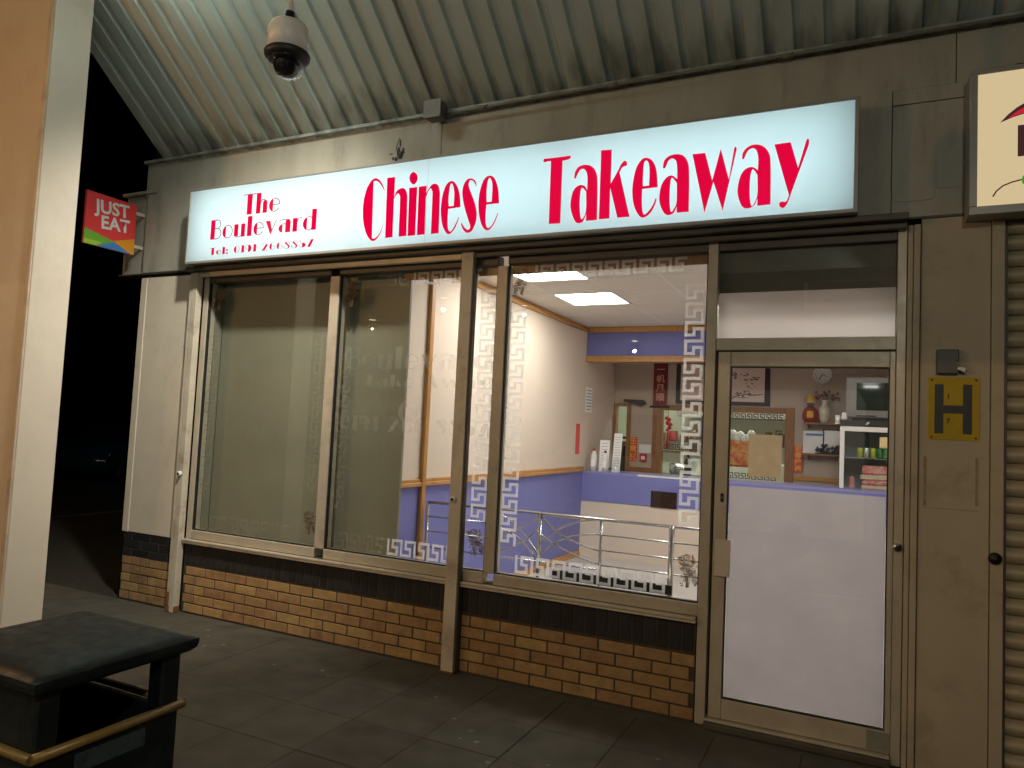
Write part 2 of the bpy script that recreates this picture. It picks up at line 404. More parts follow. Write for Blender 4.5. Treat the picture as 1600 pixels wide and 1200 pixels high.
# ================================================================ SHUTTER GUIDES
def lock(parent, x, y, z, m1='white', r=.022):
    b = MB().lathe((x, y, z), [(0, -.0), (r, -.0), (r*1.0, .012), (r*.75, .022), (0, .024)], 14, axis=(0, -1, 0)).build('shutter_lock', M[m1], parent)
    MB().lathe((x, y - .0242, z), [(0, 0), (r*.5, 0), (r*.45, .006), (0, .007)], 10, axis=(0, -1, 0)).build('keyhole', M['black_paint'], b)
    return b
def guide(label, x0, x1, y, z0, z1, m='guide', seam=True, lk=None, foot=False):
    g = thing('shutter_guide', label, 'shutter guide', ((x0+x1)/2, y, z0), 'shutter guides of the shopfront')
    if seam:
        s = x0 + (x1-x0)*.45
        box('outer_channel', x0, s - .002, y + .008, y + .06, z0, z1, M[m], g, .003)
        box('front_channel', s + .001, x1, y, y + .06, z0, z1, M[m], g, .003)
    else:
        box('front_channel', x0, x1, y, y + .06, z0, z1, M[m], g, .003)
        box('side_lip', x1 + .0005, x1 + .012, y + .012, y + .055, z0 + .01, z1, M['head'], g, .002)
    if foot:
        MB().box(x0 - .006, x1 + .004, y + .001, y + .058, -.0015, .05, .003).box(x0 + .01, x0 + .03, y - .002, y + .02, .05, .16, .002).build('rusted_foot', M['rust'], g)
    if lk: lock(g, *lk)
    return g
guide('cream shutter guide rusting at its foot left of the window', -.352, -.255, -.07, .0, 2.83, lk=(-.285, -.071, 1.137), foot=True)
gm = guide('cream post standing in front of the middle of the window', 2.306, 2.398, -.07, .0, 2.86, seam=False, lk=(2.343, -.071, 1.148))
box('foot_plate', 2.30, 2.402, -.074, .0, -.0015, .012, M['rust'], gm, .002)
guide('tan shutter guide between the shop door and the pillar with the H plate', 5.024, 5.082, -.02, .0, 2.83, 'buff')
guide('tan shutter guide between the pillar and the ribbed shutter', 5.402, 5.458, -.02, .0, 2.83, 'buff', seam=False, lk=(5.422, -.021, 1.112, 'dark_metal', .03))

# ================================================================ SHOP WINDOW
WN = thing('shop_window', 'wide three-pane shop window with bronze frame and white key-pattern film', 'window', (1.85, 0, .6))
F = M['frame']
zb, zt = .59, 2.83
box('jamb', -.252, -.195, 0, .09, zb, zt, F, WN, .003)
box('jamb', 3.972, 4.030, -.004, .09, .0, zt, F, WN, .003)
box('mullion', 1.112, 1.198, -.002, .09, .675, 2.745, F, WN, .003)
box('mullion', 2.556, 2.632, -.002, .09, .675, 2.745, F, WN, .003)
for (a, b) in ((-.195, 1.112), (1.198, 2.556), (2.632, 3.972)):
    box('bottom_rail', a, b, -.001, .09, .603, .676, F, WN, .004)
    box('top_rail', a, b, 0, .09, 2.755, 2.82, M['head'], WN, .003)  # box metal on the top rail: shade under the sign put into the colour
    MB().box(a, b, .010, .035, .6765, .684).box(a, a + .008, .010, .035, .684, 2.754).box(b - .008, b, .010, .035, .684, 2.754).build('gasket', M['gasket'], WN)
sl = MB(); sl.box(-.25, 3.968, -.045, .0, .583, .602, .004); sl.build('sill', F, WN)
box('sill_drip', -.25, 3.968, -.040, .006, .568, .5825, M['guide'], WN, .003)
panes = []
for (a, b) in ((-.187, 1.104), (1.206, 2.548), (2.640, 3.964)):
    panes.append(box('pane', a, b, .024, .030, .684, 2.755, M['glass'], WN, 0))

# key pattern, on the room side of the glass
KY = .0325
def key_path(n):
    p = [(1, 0), (0, 0)]
    for i in range(n):
        p += [(0, i + .67), (.5, i + .67), (.5, i + .34), (1, i + .34), (1, i + 1), (0, i + 1)]
    return p[:-1]
def key_strip(mb, x, z, n, w, per, lw, horiz=False, flip=False, y=KY):
    pts = []
    for (u, v) in key_path(n):
        if flip: u = 1 - u
        pts.append((x + v*per, z + u*w) if horiz else (x + u*w, z - v*per))
    h = lw/2
    for (a, b) in zip(pts, pts[1:]):
        dx, dz = b[0]-a[0], b[1]-a[1]; L = math.hypot(dx, dz)
        if L < 1e-6: continue
        dx, dz = dx/L*h, dz/L*h
        p = (a[0]-dx, a[1]-dz); q = (b[0]-dx, b[1]-dz)
        nx, nz = -dz, dx
        mb.quad((p[0]-nx, y, p[1]-nz), (q[0]-nx, y, q[1]-nz), (q[0]+nx, y, q[1]+nz), (p[0]+nx, y, p[1]+nz))
KW, KP, KL = .098, .113, .0185
def border(pane, a, b, left=(2.46, 14), right=(2.56, 13), top=8, bot=8, x_top=None, x_bot=None, zb_=.705, m_key=None):
    m_key = m_key or M['key']
    m = MB()
    if left: key_strip(m, a + .022, left[0], left[1], KW, KP, KL)
    if right: key_strip(m, b - .022 - KW, right[0], right[1], KW, KP, KL)
    if top: key_strip(m, x_top, 2.66, top, .075, KP, KL, True)
    if bot: key_strip(m, x_bot, zb_, bot, KW, KP, KL, True)
    m.build('key_border', m_key, pane)
border(panes[0], -.187, 1.104, (2.30, 12), (2.30, 11), 0, 8, None, -.06, m_key=M['key_faded'])
border(panes[1], 1.206, 2.548, (2.20, 11), None, 5, 4, 1.28, 1.28, m_key=M['key_faded'])
border(panes[1], 1.206, 2.548, None, (2.58, 14), 5, 5, 1.86, 1.76)
border(panes[2], 2.640, 3.964, (2.44, 14), (2.56, 13), 9, 9, 2.83, 2.78)

def blob(cx, cz, rx, rz, seed, n=16, j=.3, a0=0):
    rr = random.Random(seed)
    return [(cx + math.cos(2*math.pi*k/n)*rx*(1 + rr.uniform(-j, j)), cz + math.sin(2*math.pi*k/n)*rz*(1 + rr.uniform(-j, j))) for k in range(n)]
def lion(pane, x, z, w, h, seed, mir=1):
    """printed lion-dance head with beard and legs, as separate flat shapes of vinyl"""
    m = MB(); rr = random.Random(seed); k = 0
    def put(L):
        nonlocal k; k += 1
        m.poly2([[(x + w*(p[0] if mir > 0 else 1 - p[0]), z + h*p[1]) for p in q] for q in L], (0, .0335 + k*.00012, 0), (1, 0, 0), (0, 0, 1))
    base = MB(); kk = 0
    for q in ([(.06, .78), (.08, .68), (.2, .6), (.45, .55), (.7, .58), (.86, .7), (.82, .84), (.62, .92), (.4, .93), (.2, .86)],
              blob(.48, .52, .34, .10, seed + 15, 18, .3), [(.30, .48), (.34, .36), (.4, .2), (.46, .0), (.6, .05), (.7, .34), (.97, .3), (.98, .42)]):
        base.poly2([[(x + w*(p[0] if mir > 0 else 1 - p[0]), z + h*p[1]) for p in q]], (0, .0330 + kk*.00008, 0), (1, 0, 0), (0, 0, 1)); kk += 1
    base.build('lion_print', M['lion_base'], pane)
    put([blob(.16, .80, .13, .03, seed+1)])                       # snout
    put([blob(.45, .83, .16, .075, seed+2, 18, .12), blob(.45, .83, .10, .045, 3, 12, .05)[::-1]])   # eye ring
    put([blob(.46, .83, .045, .022, seed+4, 10, .1)])
    put([blob(.72, .86, .03, .07, seed+5)])                        # ear
    put([blob(.22, .745, .10, .018, seed+6)]); put([blob(.72, .73, .07, .05, seed+7)])
    put([[(.12, .70), (.30, .66), (.55, .68), (.62, .62), (.40, .58), (.22, .60), (.13, .64)]])
    put([blob(.42, .52, .26, .035, seed+8, 18, .35)]); put([blob(.68, .46, .22, .05, seed+9, 18, .4)])
    put([[(.30, .40), (.62, .41), (.95, .36), (.96, .33), (.60, .36), (.32, .36)]])
    put([[(.42, .34), (.56, .34), (.54, .2), (.58, .06), (.48, .02), (.46, .16), (.40, .24)]])
    put([[(.70, .33), (.95, .31), (.93, .12), (.84, .08), (.78, .16), (.70, .2)]])
    for i in range(40):
        put([blob(rr.uniform(.2, .94), rr.uniform(.05, .74), rr.uniform(.015, .06), rr.uniform(.010, .03), seed*31 + i, 7, .4)])
    m.build('lion_print', M['lion'], pane)
lion(panes[0], .955, .755, .135, .20, 11); lion(panes[1], 2.385, .765, .155, .20, 21)
lion(panes[2], 3.83, .745, .135, .22, 31); lion(panes[2], 2.655, 2.54, .15, .195, 41, -1)
lion(panes[0], -.165, 2.52, .15, .20, 51, -1); lion(panes[1], 1.225, 2.50, .15, .21, 61, -1)

# ---------------------------------------------------------------- fat-and-thin sign lettering
def arc(cx, cy, rx, ry, a0, a1, n=14): return [(cx + rx*math.cos(R(a0 + (a1-a0)*i/n)), cy + ry*math.sin(R(a0 + (a1-a0)*i/n))) for i in range(n+1)]
def ribbon(pts, t):
    L, Rr = [], []
    for i, p in enumerate(pts):
        a = pts[max(i-1, 0)]; b = pts[min(i+1, len(pts)-1)]; dx, dy = b[0]-a[0], b[1]-a[1]; l = math.hypot(dx, dy) or 1
        L.append((p[0] - dy/l*t/2, p[1] + dx/l*t/2)); Rr.append((p[0] + dy/l*t/2, p[1] - dx/l*t/2))
    return Rr + L[::-1]
def rc(x0, x1, y0, y1): return [(x0, y0), (x1, y0), (x1, y1), (x0, y1)]
def half(cx, cy, rx, ry, cut, side=-1):
    a = math.degrees(math.acos(max(-1, min(1, (cut-cx)/rx))))
    return arc(cx, cy, rx, ry, a, 360-a, 18) if side < 0 else arc(cx, cy, rx, ry, -a, a, 18)
T_ = .04; XH = .66
def glyph(ch):
    """(advance, fat shapes, thin shapes) with cap height 1"""
    rb = lambda p: ribbon(p, T_)
    if ch == 'T': return .62, [rc(.2, .46, 0, .97)], [rb([(0, .98), (.66, .98)])]
    if ch == 'h': return .60, [rc(0, .23, 0, 1), rc(.34, .56, 0, .5) [:2] + arc(.45, .5, .11, .13, 0, 180, 8)], [rb([(.23, .42)] + arc(.36, .5, .13, .15, 170, 40, 8))]
    if ch == 'e': return .58, [half(.27, XH/2, .27, XH/2, .2)], [rb(arc(.27, XH/2, .26, XH/2 - .01, 102, 5, 12)), rb([(.2, XH*.52), (.54, XH*.52)]), rb(arc(.27, XH/2, .26, XH/2 - .01, 258, 330, 10)), half(.3, XH*.62, .24, XH*.36, .36, 1)[3:10] + [(.36, XH*.54), (.36, XH*.95)]][0:3]
    if ch == 'B': return .62, [rc(0, .25, 0, 1)], [rb([(.25, .985), (.38, .985)] + arc(.38, .765, .17, .22, 90, -90, 10) + [(.25, .545)]), rb([(.25, .545), (.38, .545)] + arc(.38, .28, .22, .265, 90, -90, 12) + [(.25, .015)])]
    if ch == 'o': return .60, [half(.29, XH/2, .28, XH/2, .2)], [rb(arc(.29, XH/2, .27, XH/2 - .01, 110, -110, 20))]
    if ch == 'u': return .66, [rc(0, .23, .06, XH), rc(.38, .6, 0, XH)], [rb(arc(.23, .1, .15, .095, 180, 340, 8))]
    if ch == 'l': return .29, [rc(0, .25, 0, 1)], []
    if ch == 'v': return .64, [[(0, XH), (.24, XH), (.36, .16), (.28, -.03)]], [rb([(.3, .02), (.56, XH)])]
    if ch == 'a': return .66, [rc(.34, .6, 0, XH*.8)[:2] + arc(.46, XH*.72, .14, XH*.27, 0, 150, 8), half(.26, .22, .26, .22, .2)], [rb(arc(.26, XH*.72, .24, XH*.27, 160, 40, 8)), rb(arc(.26, .22, .2, .21, 100, 20, 6))]
    if ch == 'r': return .46, [rc(0, .23, 0, XH)], [rb([(.2, .4), (.3, XH*.94), (.42, XH), (.46, XH*.94)])]
    if ch == 'd': return .70, [rc(.42, .65, 0, 1), half(.28, XH/2, .28, XH/2, .2)], [rb(arc(.28, XH/2, .26, XH/2 - .01, 105, 50, 6)), rb(arc(.28, XH/2, .26, XH/2 - .01, 255, 310, 6))]
    if ch == 'k': return .62, [rc(0, .23, 0, 1), [(.3, .42), (.4, .48), (.62, 0), (.38, 0)]], [rb([(.23, .3), (.52, XH)])]
    if ch == 'w': return .95, [[(0, XH), (.22, XH), (.34, .16), (.27, -.02)], [(.4, XH), (.6, XH), (.72, .16), (.65, -.02)]], [rb([(.28, 0), (.46, .5)]), rb([(.66, 0), (.9, XH)])]
    if ch == 'y': return .62, [[(0, XH), (.24, XH), (.36, .18), (.28, 0)]], [rb([(.54, XH), (.28, -.1), (.16, -.26), (.06, -.22)])]
    if ch == 'A': return .72, [[(.22, 1), (.42, 1), (.7, 0), (.44, 0)]], [rb([(.3, .98), (.03, 0)]), rb([(.12, .3), (.5, .3)])]
    if ch == ':': return .3, [rc(0, .22, .0, .2), rc(0, .22, .42, .62)], []
    if ch == '0': return .62, [half(.3, .5, .28, .5, .26)], [rb(arc(.3, .5, .27, .49, 100, -100, 18))]
    if ch == '1': return .42, [rc(.1, .36, 0, 1)], [rb([(0, .86), (.1, .98)])]
    if ch == '9': return .62, [half(.3, .5, .28, .5, .26, 1)], [rb(arc(.3, .68, .27, .31, 60, 300, 16))]
    if ch == '2': return .64, [[(.02, .03), (.28, .03), (.58, .74), (.4, .9)]], [rb(arc(.3, .76, .27, .23, 180, 20, 12)), rb([(.0, .015), (.6, .015)])]
    if ch == '6': return .62, [half(.3, .5, .28, .5, .24)], [rb(arc(.3, .3, .27, .29, -90, 130, 14)), rb(arc(.3, .6, .26, .39, 100, 40, 6))]
    if ch == '8': return .64, [[(.04, .82), (.2, .92), (.56, .34), (.5, .12), (.34, .06), (.4, .3)]], [rb(arc(.3, .76, .24, .23, -40, 150, 14)), rb(arc(.3, .26, .27, .25, 130, 320, 14))]
    if ch == '5': return .62, [half(.28, .32, .3, .32, .26, 1)], [rb([(.52, .98), (.1, .98), (.1, .6)]), rb(arc(.28, .32, .26, .31, 130, 95, 4)), rb(arc(.28, .32, .28, .31, 200, 265, 6))]
    if ch == '7': return .62, [[(.34, .92), (.6, .98), (.3, 0), (.04, 0)]], [rb([(.02, .98), (.6, .98)])]
    return .35, [], []
def letter_line(text, x0, x1, z, h, y, m_fat, m_thin, parent, gap=.05, nm='letter'):
    adv = [glyph(c)[0] + gap for c in text]; sc = (x1 - x0)/(sum(adv) - gap); x = x0
    for c, a in zip(text, adv):
        _, fat, thin = glyph(c)
        if fat or thin:
            b = MB(); k = 0
            for q in fat: b.poly2([q], (x, y - k*.0003, z), (sc, 0, 0), (0, 0, h)); k += 1
            if m_thin is m_fat:
                for q in thin: b.poly2([q], (x, y - k*.0003, z), (sc, 0, 0), (0, 0, h)); k += 1
            o = b.build(nm, m_fat, parent)
            if thin and m_thin is not m_fat:
                b = MB()
                for q in thin: b.poly2([q], (x, y - .0012 - k*.0003, z), (sc, 0, 0), (0, 0, h)); k += 1
                me, cc = b.mesh(nm, m_thin); me2 = o.data
                # hairlines join the same letter as a second material
                bm = bmesh.new(); bm.from_mesh(me2); nf = len(bm.faces)
                me.transform(Matrix.Translation(cc - WL[o])); bm.from_mesh(me); bm.faces.ensure_lookup_table()
                for f in bm.faces[nf:]: f.material_index = 1
                bm.to_mesh(me2); bm.free(); me2.materials.append(m_thin); bpy.data.meshes.remove(me)
        x += a*sc

# pale lettering on the middle pane
G_ = M['ghost']
letter_line('Boulevard', 1.27, 2.54, 2.035, .165, .0335, G_, G_, panes[1])
letter_line('Take Away', 1.45, 2.535, 1.905, .09, .0335, G_, G_, panes[1])
letter_line('0191 266 8857', 1.25, 2.54, 1.575, .11, .0335, G_, G_, panes[1])
ph = MB()
ph.poly2([arc(1.86, 1.725, .085, .075, 0, 360, 26)[:-1], arc(1.86, 1.725, .045, .04, 360, 0, 16)[:-1]], (0, .0335, 0), (1, 0, 0), (0, 0, 1))
ph.build('telephone_print', G_, panes[1])

box('ledge_upstand', 3.02, 3.80, .075, .089, .684, .742, M['black_paint'], WN, 0)
box('inner_head', 1.75, 3.965, .070, .089, 2.700, 2.754, M['wood_dark'], WN, 0)
# board close behind the left panes
BD = box('window_board', -.19, 1.735, .17, .20, .55, 2.86, M['board'], None, .004)
box('reveal', -.196, -.191, .0905, .169, .66, 2.83, M['board'], WN, 0)
tag(BD, 'plain grey green board standing behind the left part of the shop window', 'board')

# ================================================================ DOOR AND TRANSOM
DS = thing('door_surround', 'bronze door surround with a white-filmed transom pane', 'door frame', (4.5, 0, 0))
box('jamb', 4.9755, 5.020, -.004, .09, 0, 2.83, F, DS, .003)
box('transom_bar', 4.032, 4.974, -.002, .09, 2.160, 2.232, F, DS, .003)
box('top_rail', 4.032, 4.974, 0, .09, 2.755, 2.82, M['head'], DS, .003)  # rail in dark box metal, its shade painted by the material
tp = box('transom_pane', 4.034, 4.972, .024, .030, 2.233, 2.755, M['glass'], DS, 0)
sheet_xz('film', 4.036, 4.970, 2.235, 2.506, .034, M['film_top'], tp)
box('threshold', 4.030, 4.975, -.06, .10, -.002, .035, M['slab'], DS, .006)
box('threshold_strip', 4.032, 4.973, -.035, .06, .0355, .046, M['frame'], DS, .003)
DO = thing('shop_door', 'closed bronze shop door with white film on its lower glass', 'door', (4.5, .02, .05))
box('stile', 4.046, 4.118, .004, .05, .050, 2.152, F, DO, .003)
box('stile', 4.947, 4.9735, .004, .05, .050, 2.152, F, DO, .003)
box('top_rail', 4.1185, 4.9465, .006, .05, 2.066, 2.152, F, DO, .003)
br_ = box('bottom_rail', 4.1185, 4.9465, .006, .05, .050, .162, F, DO, .003)
pat = mat('greenish_patch_plate', (.24, .25, .2), .5, var=.2, vscale=8, dirt=((.1, .09, .06), .5, 8))
box('patch_plate', 4.862, 4.968, .001, .0055, .058, .155, pat, br_, .001)
MB().box(4.118, 4.125, .008, .03, .163, 2.065).box(4.940, 4.947, .008, .03, .163, 2.065).box(4.126, 4.939, .008, .03, 2.058, 2.065).box(4.126, 4.939, .008, .03, .163, .170).build('gasket', M['gasket'], DO)
dp = box('pane', 4.126, 4.939, .022, .028, .170, 2.058, M['glass'], DO, 0)
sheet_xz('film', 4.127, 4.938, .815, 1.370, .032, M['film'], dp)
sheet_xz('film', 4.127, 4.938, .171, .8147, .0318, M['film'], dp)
hd = MB(); hd.box(4.062, 4.150, -.022, -.016, .853, 1.062, .002); hd.box(4.066, 4.085, -.016, .004, .87, 1.045); hd.build('pull_plate', M['guide'], DO)
lb = MB().box(4.082, 4.100, -.001, .0035, 1.275, 1.325, .004).build('lock_plate', M['dark_metal'], DO)
MB().lathe((4.091, -.001, 1.30), [(0, 0), (.006, 0), (.005, .004), (0, .005)], 10, axis=(0, -1, 0)).build('keyhole', M['steel'], lb)
lock(DS, 4.994, -.0045, 1.117, 'steel', .024)
MB().box(4.026, 4.052, .052, .075, .04, 2.16).box(4.968, 5.10, .095, .12, 0, 2.86).box(4.04, 4.98, .052, .075, 2.146, 2.165).box(4.962, 4.98, .052, .075, .04, 2.16).box(4.04, 4.98, .052, .075, .036, .056).build('gap_light_blocker', M['gasket'], DS)  # added strips and panel that stop room light leaking through the door gaps
# box of the door shutter on the room side
box('shutter_case', 3.99, 5.02, .06, .36, 2.50, 3.0, M['head'], DS, .004)

# ================================================================ SHUTTER HEAD BOX
HB = thing('shutter_box', 'dark shutter box running under the lit sign above the window', 'shutter box', (2.4, -.05, 2.86))
box('cover', -.36, 5.02, -.115, -.03, 2.838, 2.874, M['head'], HB, .004)
box('inner_cover', -.36, 5.02, -.029, .095, 2.832, 2.874, M['head'], HB, .003)
box('bottom_slat', -.245, 2.303, -.062, -.030, 2.792, 2.834, M['frame'], HB, .006)
box('bottom_slat', 2.412, 5.018, -.062, -.030, 2.800, 2.834, M['head'], HB, .006)
box('end_clip', -.232, -.135, -.068, -.0625, 2.792, 2.815, M['cream'], HB, .001)

# ================================================================ FASCIA
FA = thing('fascia', 'stained cream fascia boarding above the lit sign under the canopy', 'fascia', (2.4, 0, 3.4))
FM = M['fascia']
box('upper_board', -1.075, 2.043, .0, .10, 3.585, 3.895, FM, FA, .002)
box('upper_board', 2.047, 5.235, .0, .10, 3.585, 3.895, FM, FA, .002)
box('upper_board', 5.239, 9, .0, .10, 3.585, 3.895, FM, FA, .002)
box('lower_board', -1.03, 4.937, -.012, .10, 2.876, 3.582, FM, FA, .002)
box('lower_board', 4.941, 9, -.004, .10, 2.876, 3.497, FM, FA, 0)
box('filler_board', 4.941, 9, -.006, .10, 3.502, 3.582, FM, FA, 0)
box('end_board', -1.36, -1.034, .03, .14, 2.876, 3.60, FM, FA, .003)
box('top_capping', -1.37, -.9, -.02, .14, 3.604, 3.63, FM, FA, .003)
box('bottom_trim', -1.36, 9, -.008, .12, 2.862, 2.8745, M['head'], FA, .002)
# painted-over patches
def rrect(x0, x1, z0, z1, r):
    return arc(x1-r, z0+r, r, r, -90, 0, 5) + arc(x1-r, z1-r, r, r, 0, 90, 5) + arc(x0+r, z1-r, r, r, 90, 180, 5) + arc(x0+r, z0+r, r, r, 180, 270, 5)
MB().poly2([rrect(4.952, 5.143, 2.962, 3.235, .03)], (0, -.010, 0), (1, 0, 0), (0, 0, 1), .005).build('patch_panel', FM, FA)
MB().poly2([rrect(5.155, 5.30, 3.02, 3.235, .006)], (0, -.008, 0), (1, 0, 0), (0, 0, 1), .003).build('patch_panel', FM, FA)
# broken patch with old fixing
dm = MB(); k = 0
for (cx, cz, rx, rz) in ((1.675, 3.665, .018, .035), (1.70, 3.625, .022, .022), (1.655, 3.60, .014, .02), (1.69, 3.72, .008, .03), (1.63, 3.61, .01, .012), (1.72, 3.655, .01, .028), (1.615, 3.645, .018, .005)):
    dm.poly2([blob(cx, cz, rx, rz, 300 + k, 12, .45)], (0, -.0012 - k*.0004, 0), (1, 0, 0), (0, 0, 1)); k += 1
dm.build('broken_hole', M['black_paint'], FA)
MB().tube([(1.70, -.002, 3.655), (1.712, -.02, 3.64), (1.716, -.025, 3.615), (1.70, -.018, 3.60), (1.672, -.012, 3.612)], .0045, 6).tube([(1.655, -.004, 3.66), (1.66, -.012, 3.69), (1.685, -.01, 3.755)], .0025, 6).build('bent_wire', M['dark_metal'], FA)

# ================================================================ MAIN SIGN
SG = thing('shop_sign', 'long backlit sign with red lettering above the shop window', 'shop sign', (2.26, -.1, 2.88))
AL = M['alu']
sx0, sx1, sz0, sz1 = -.262, 4.778, 2.868, 3.497
MB().box(sx0, sx1, -.188, -.013, sz1 - .006, sz1 - .002).box(sx0, sx1, -.188, -.013, sz0 + .008, sz0 + .012).box(sx0, sx0 + .004, -.188, -.013, sz0 + .012, sz1 - .006).box(sx1 - .004, sx1, -.188, -.013, sz0 + .012, sz1 - .006).box(sx0 + .004, sx1 - .004, -.018, -.0135, sz0 + .012, sz1 - .006).build('case', AL, SG)
MB().quad((sx0 + .005, -.0185, sz0 + .013), (sx1 - .005, -.0185, sz0 + .013), (sx1 - .005, -.0185, sz1 - .007), (sx0 + .005, -.0185, sz1 - .007)).build('reflector', M['white'], SG)
for zz in (2.985, 3.183, 3.380):
    for (a, b) in ((-.20, 1.42), (1.47, 3.05), (3.10, 4.72)):
        MB().tube([(a, -.045, zz), (b, -.045, zz)], .013, 8).build('tube', M['sign_tube'], SG)
MB().box(sx0, sx1, -.206, -.1885, sz1 - .016, sz1, .002).box(sx0, sx1, -.206, -.1885, sz0, sz0 + .020, .002).box(sx0, sx0 + .014, -.206, -.1885, sz0 + .020, sz1 - .016, .002).box(sx1 - .022, sx1, -.206, -.1885, sz0 + .020, sz1 - .016, .002).build('face_frame', AL, SG)
sf = MB()
for (a, b) in ((sx0 + .0145, 2.0770), (2.0785, sx1 - .0225)): sf.quad((a, -.1985, sz0 + .0205), (b, -.1985, sz0 + .0205), (b, -.1985, sz1 - .0165), (a, -.1985, sz1 - .0165))
sf = sf.build('face', M['sign_face'], SG)
box('joint_strip', 2.0764, 2.0791, -.1990, -.1984, sz0 + .021, sz1 - .017, mat('sign_joint_tape', (.5, .56, .56), .5), sf, 0)
def spline(L, n=5):
    out = []; N = len(L)
    for i in range(N):
        p0, p1, p2, p3 = L[i-1], L[i], L[(i+1) % N], L[(i+2) % N]
        if p1[2]: p0 = p1
        if p2[2]: p3 = p2
        if p1[2] and p2[2]: out.append((p1[0], p1[1])); continue
        for k in range(n):
            t = k/n
            out.append(tuple(.5*((2*p1[a]) + (-p0[a]+p2[a])*t + (2*p0[a]-5*p1[a]+4*p2[a]-p3[a])*t*t + (-p0[a]+3*p1[a]-3*p2[a]+p3[a])*t**3) for a in (0, 1)))
    return out
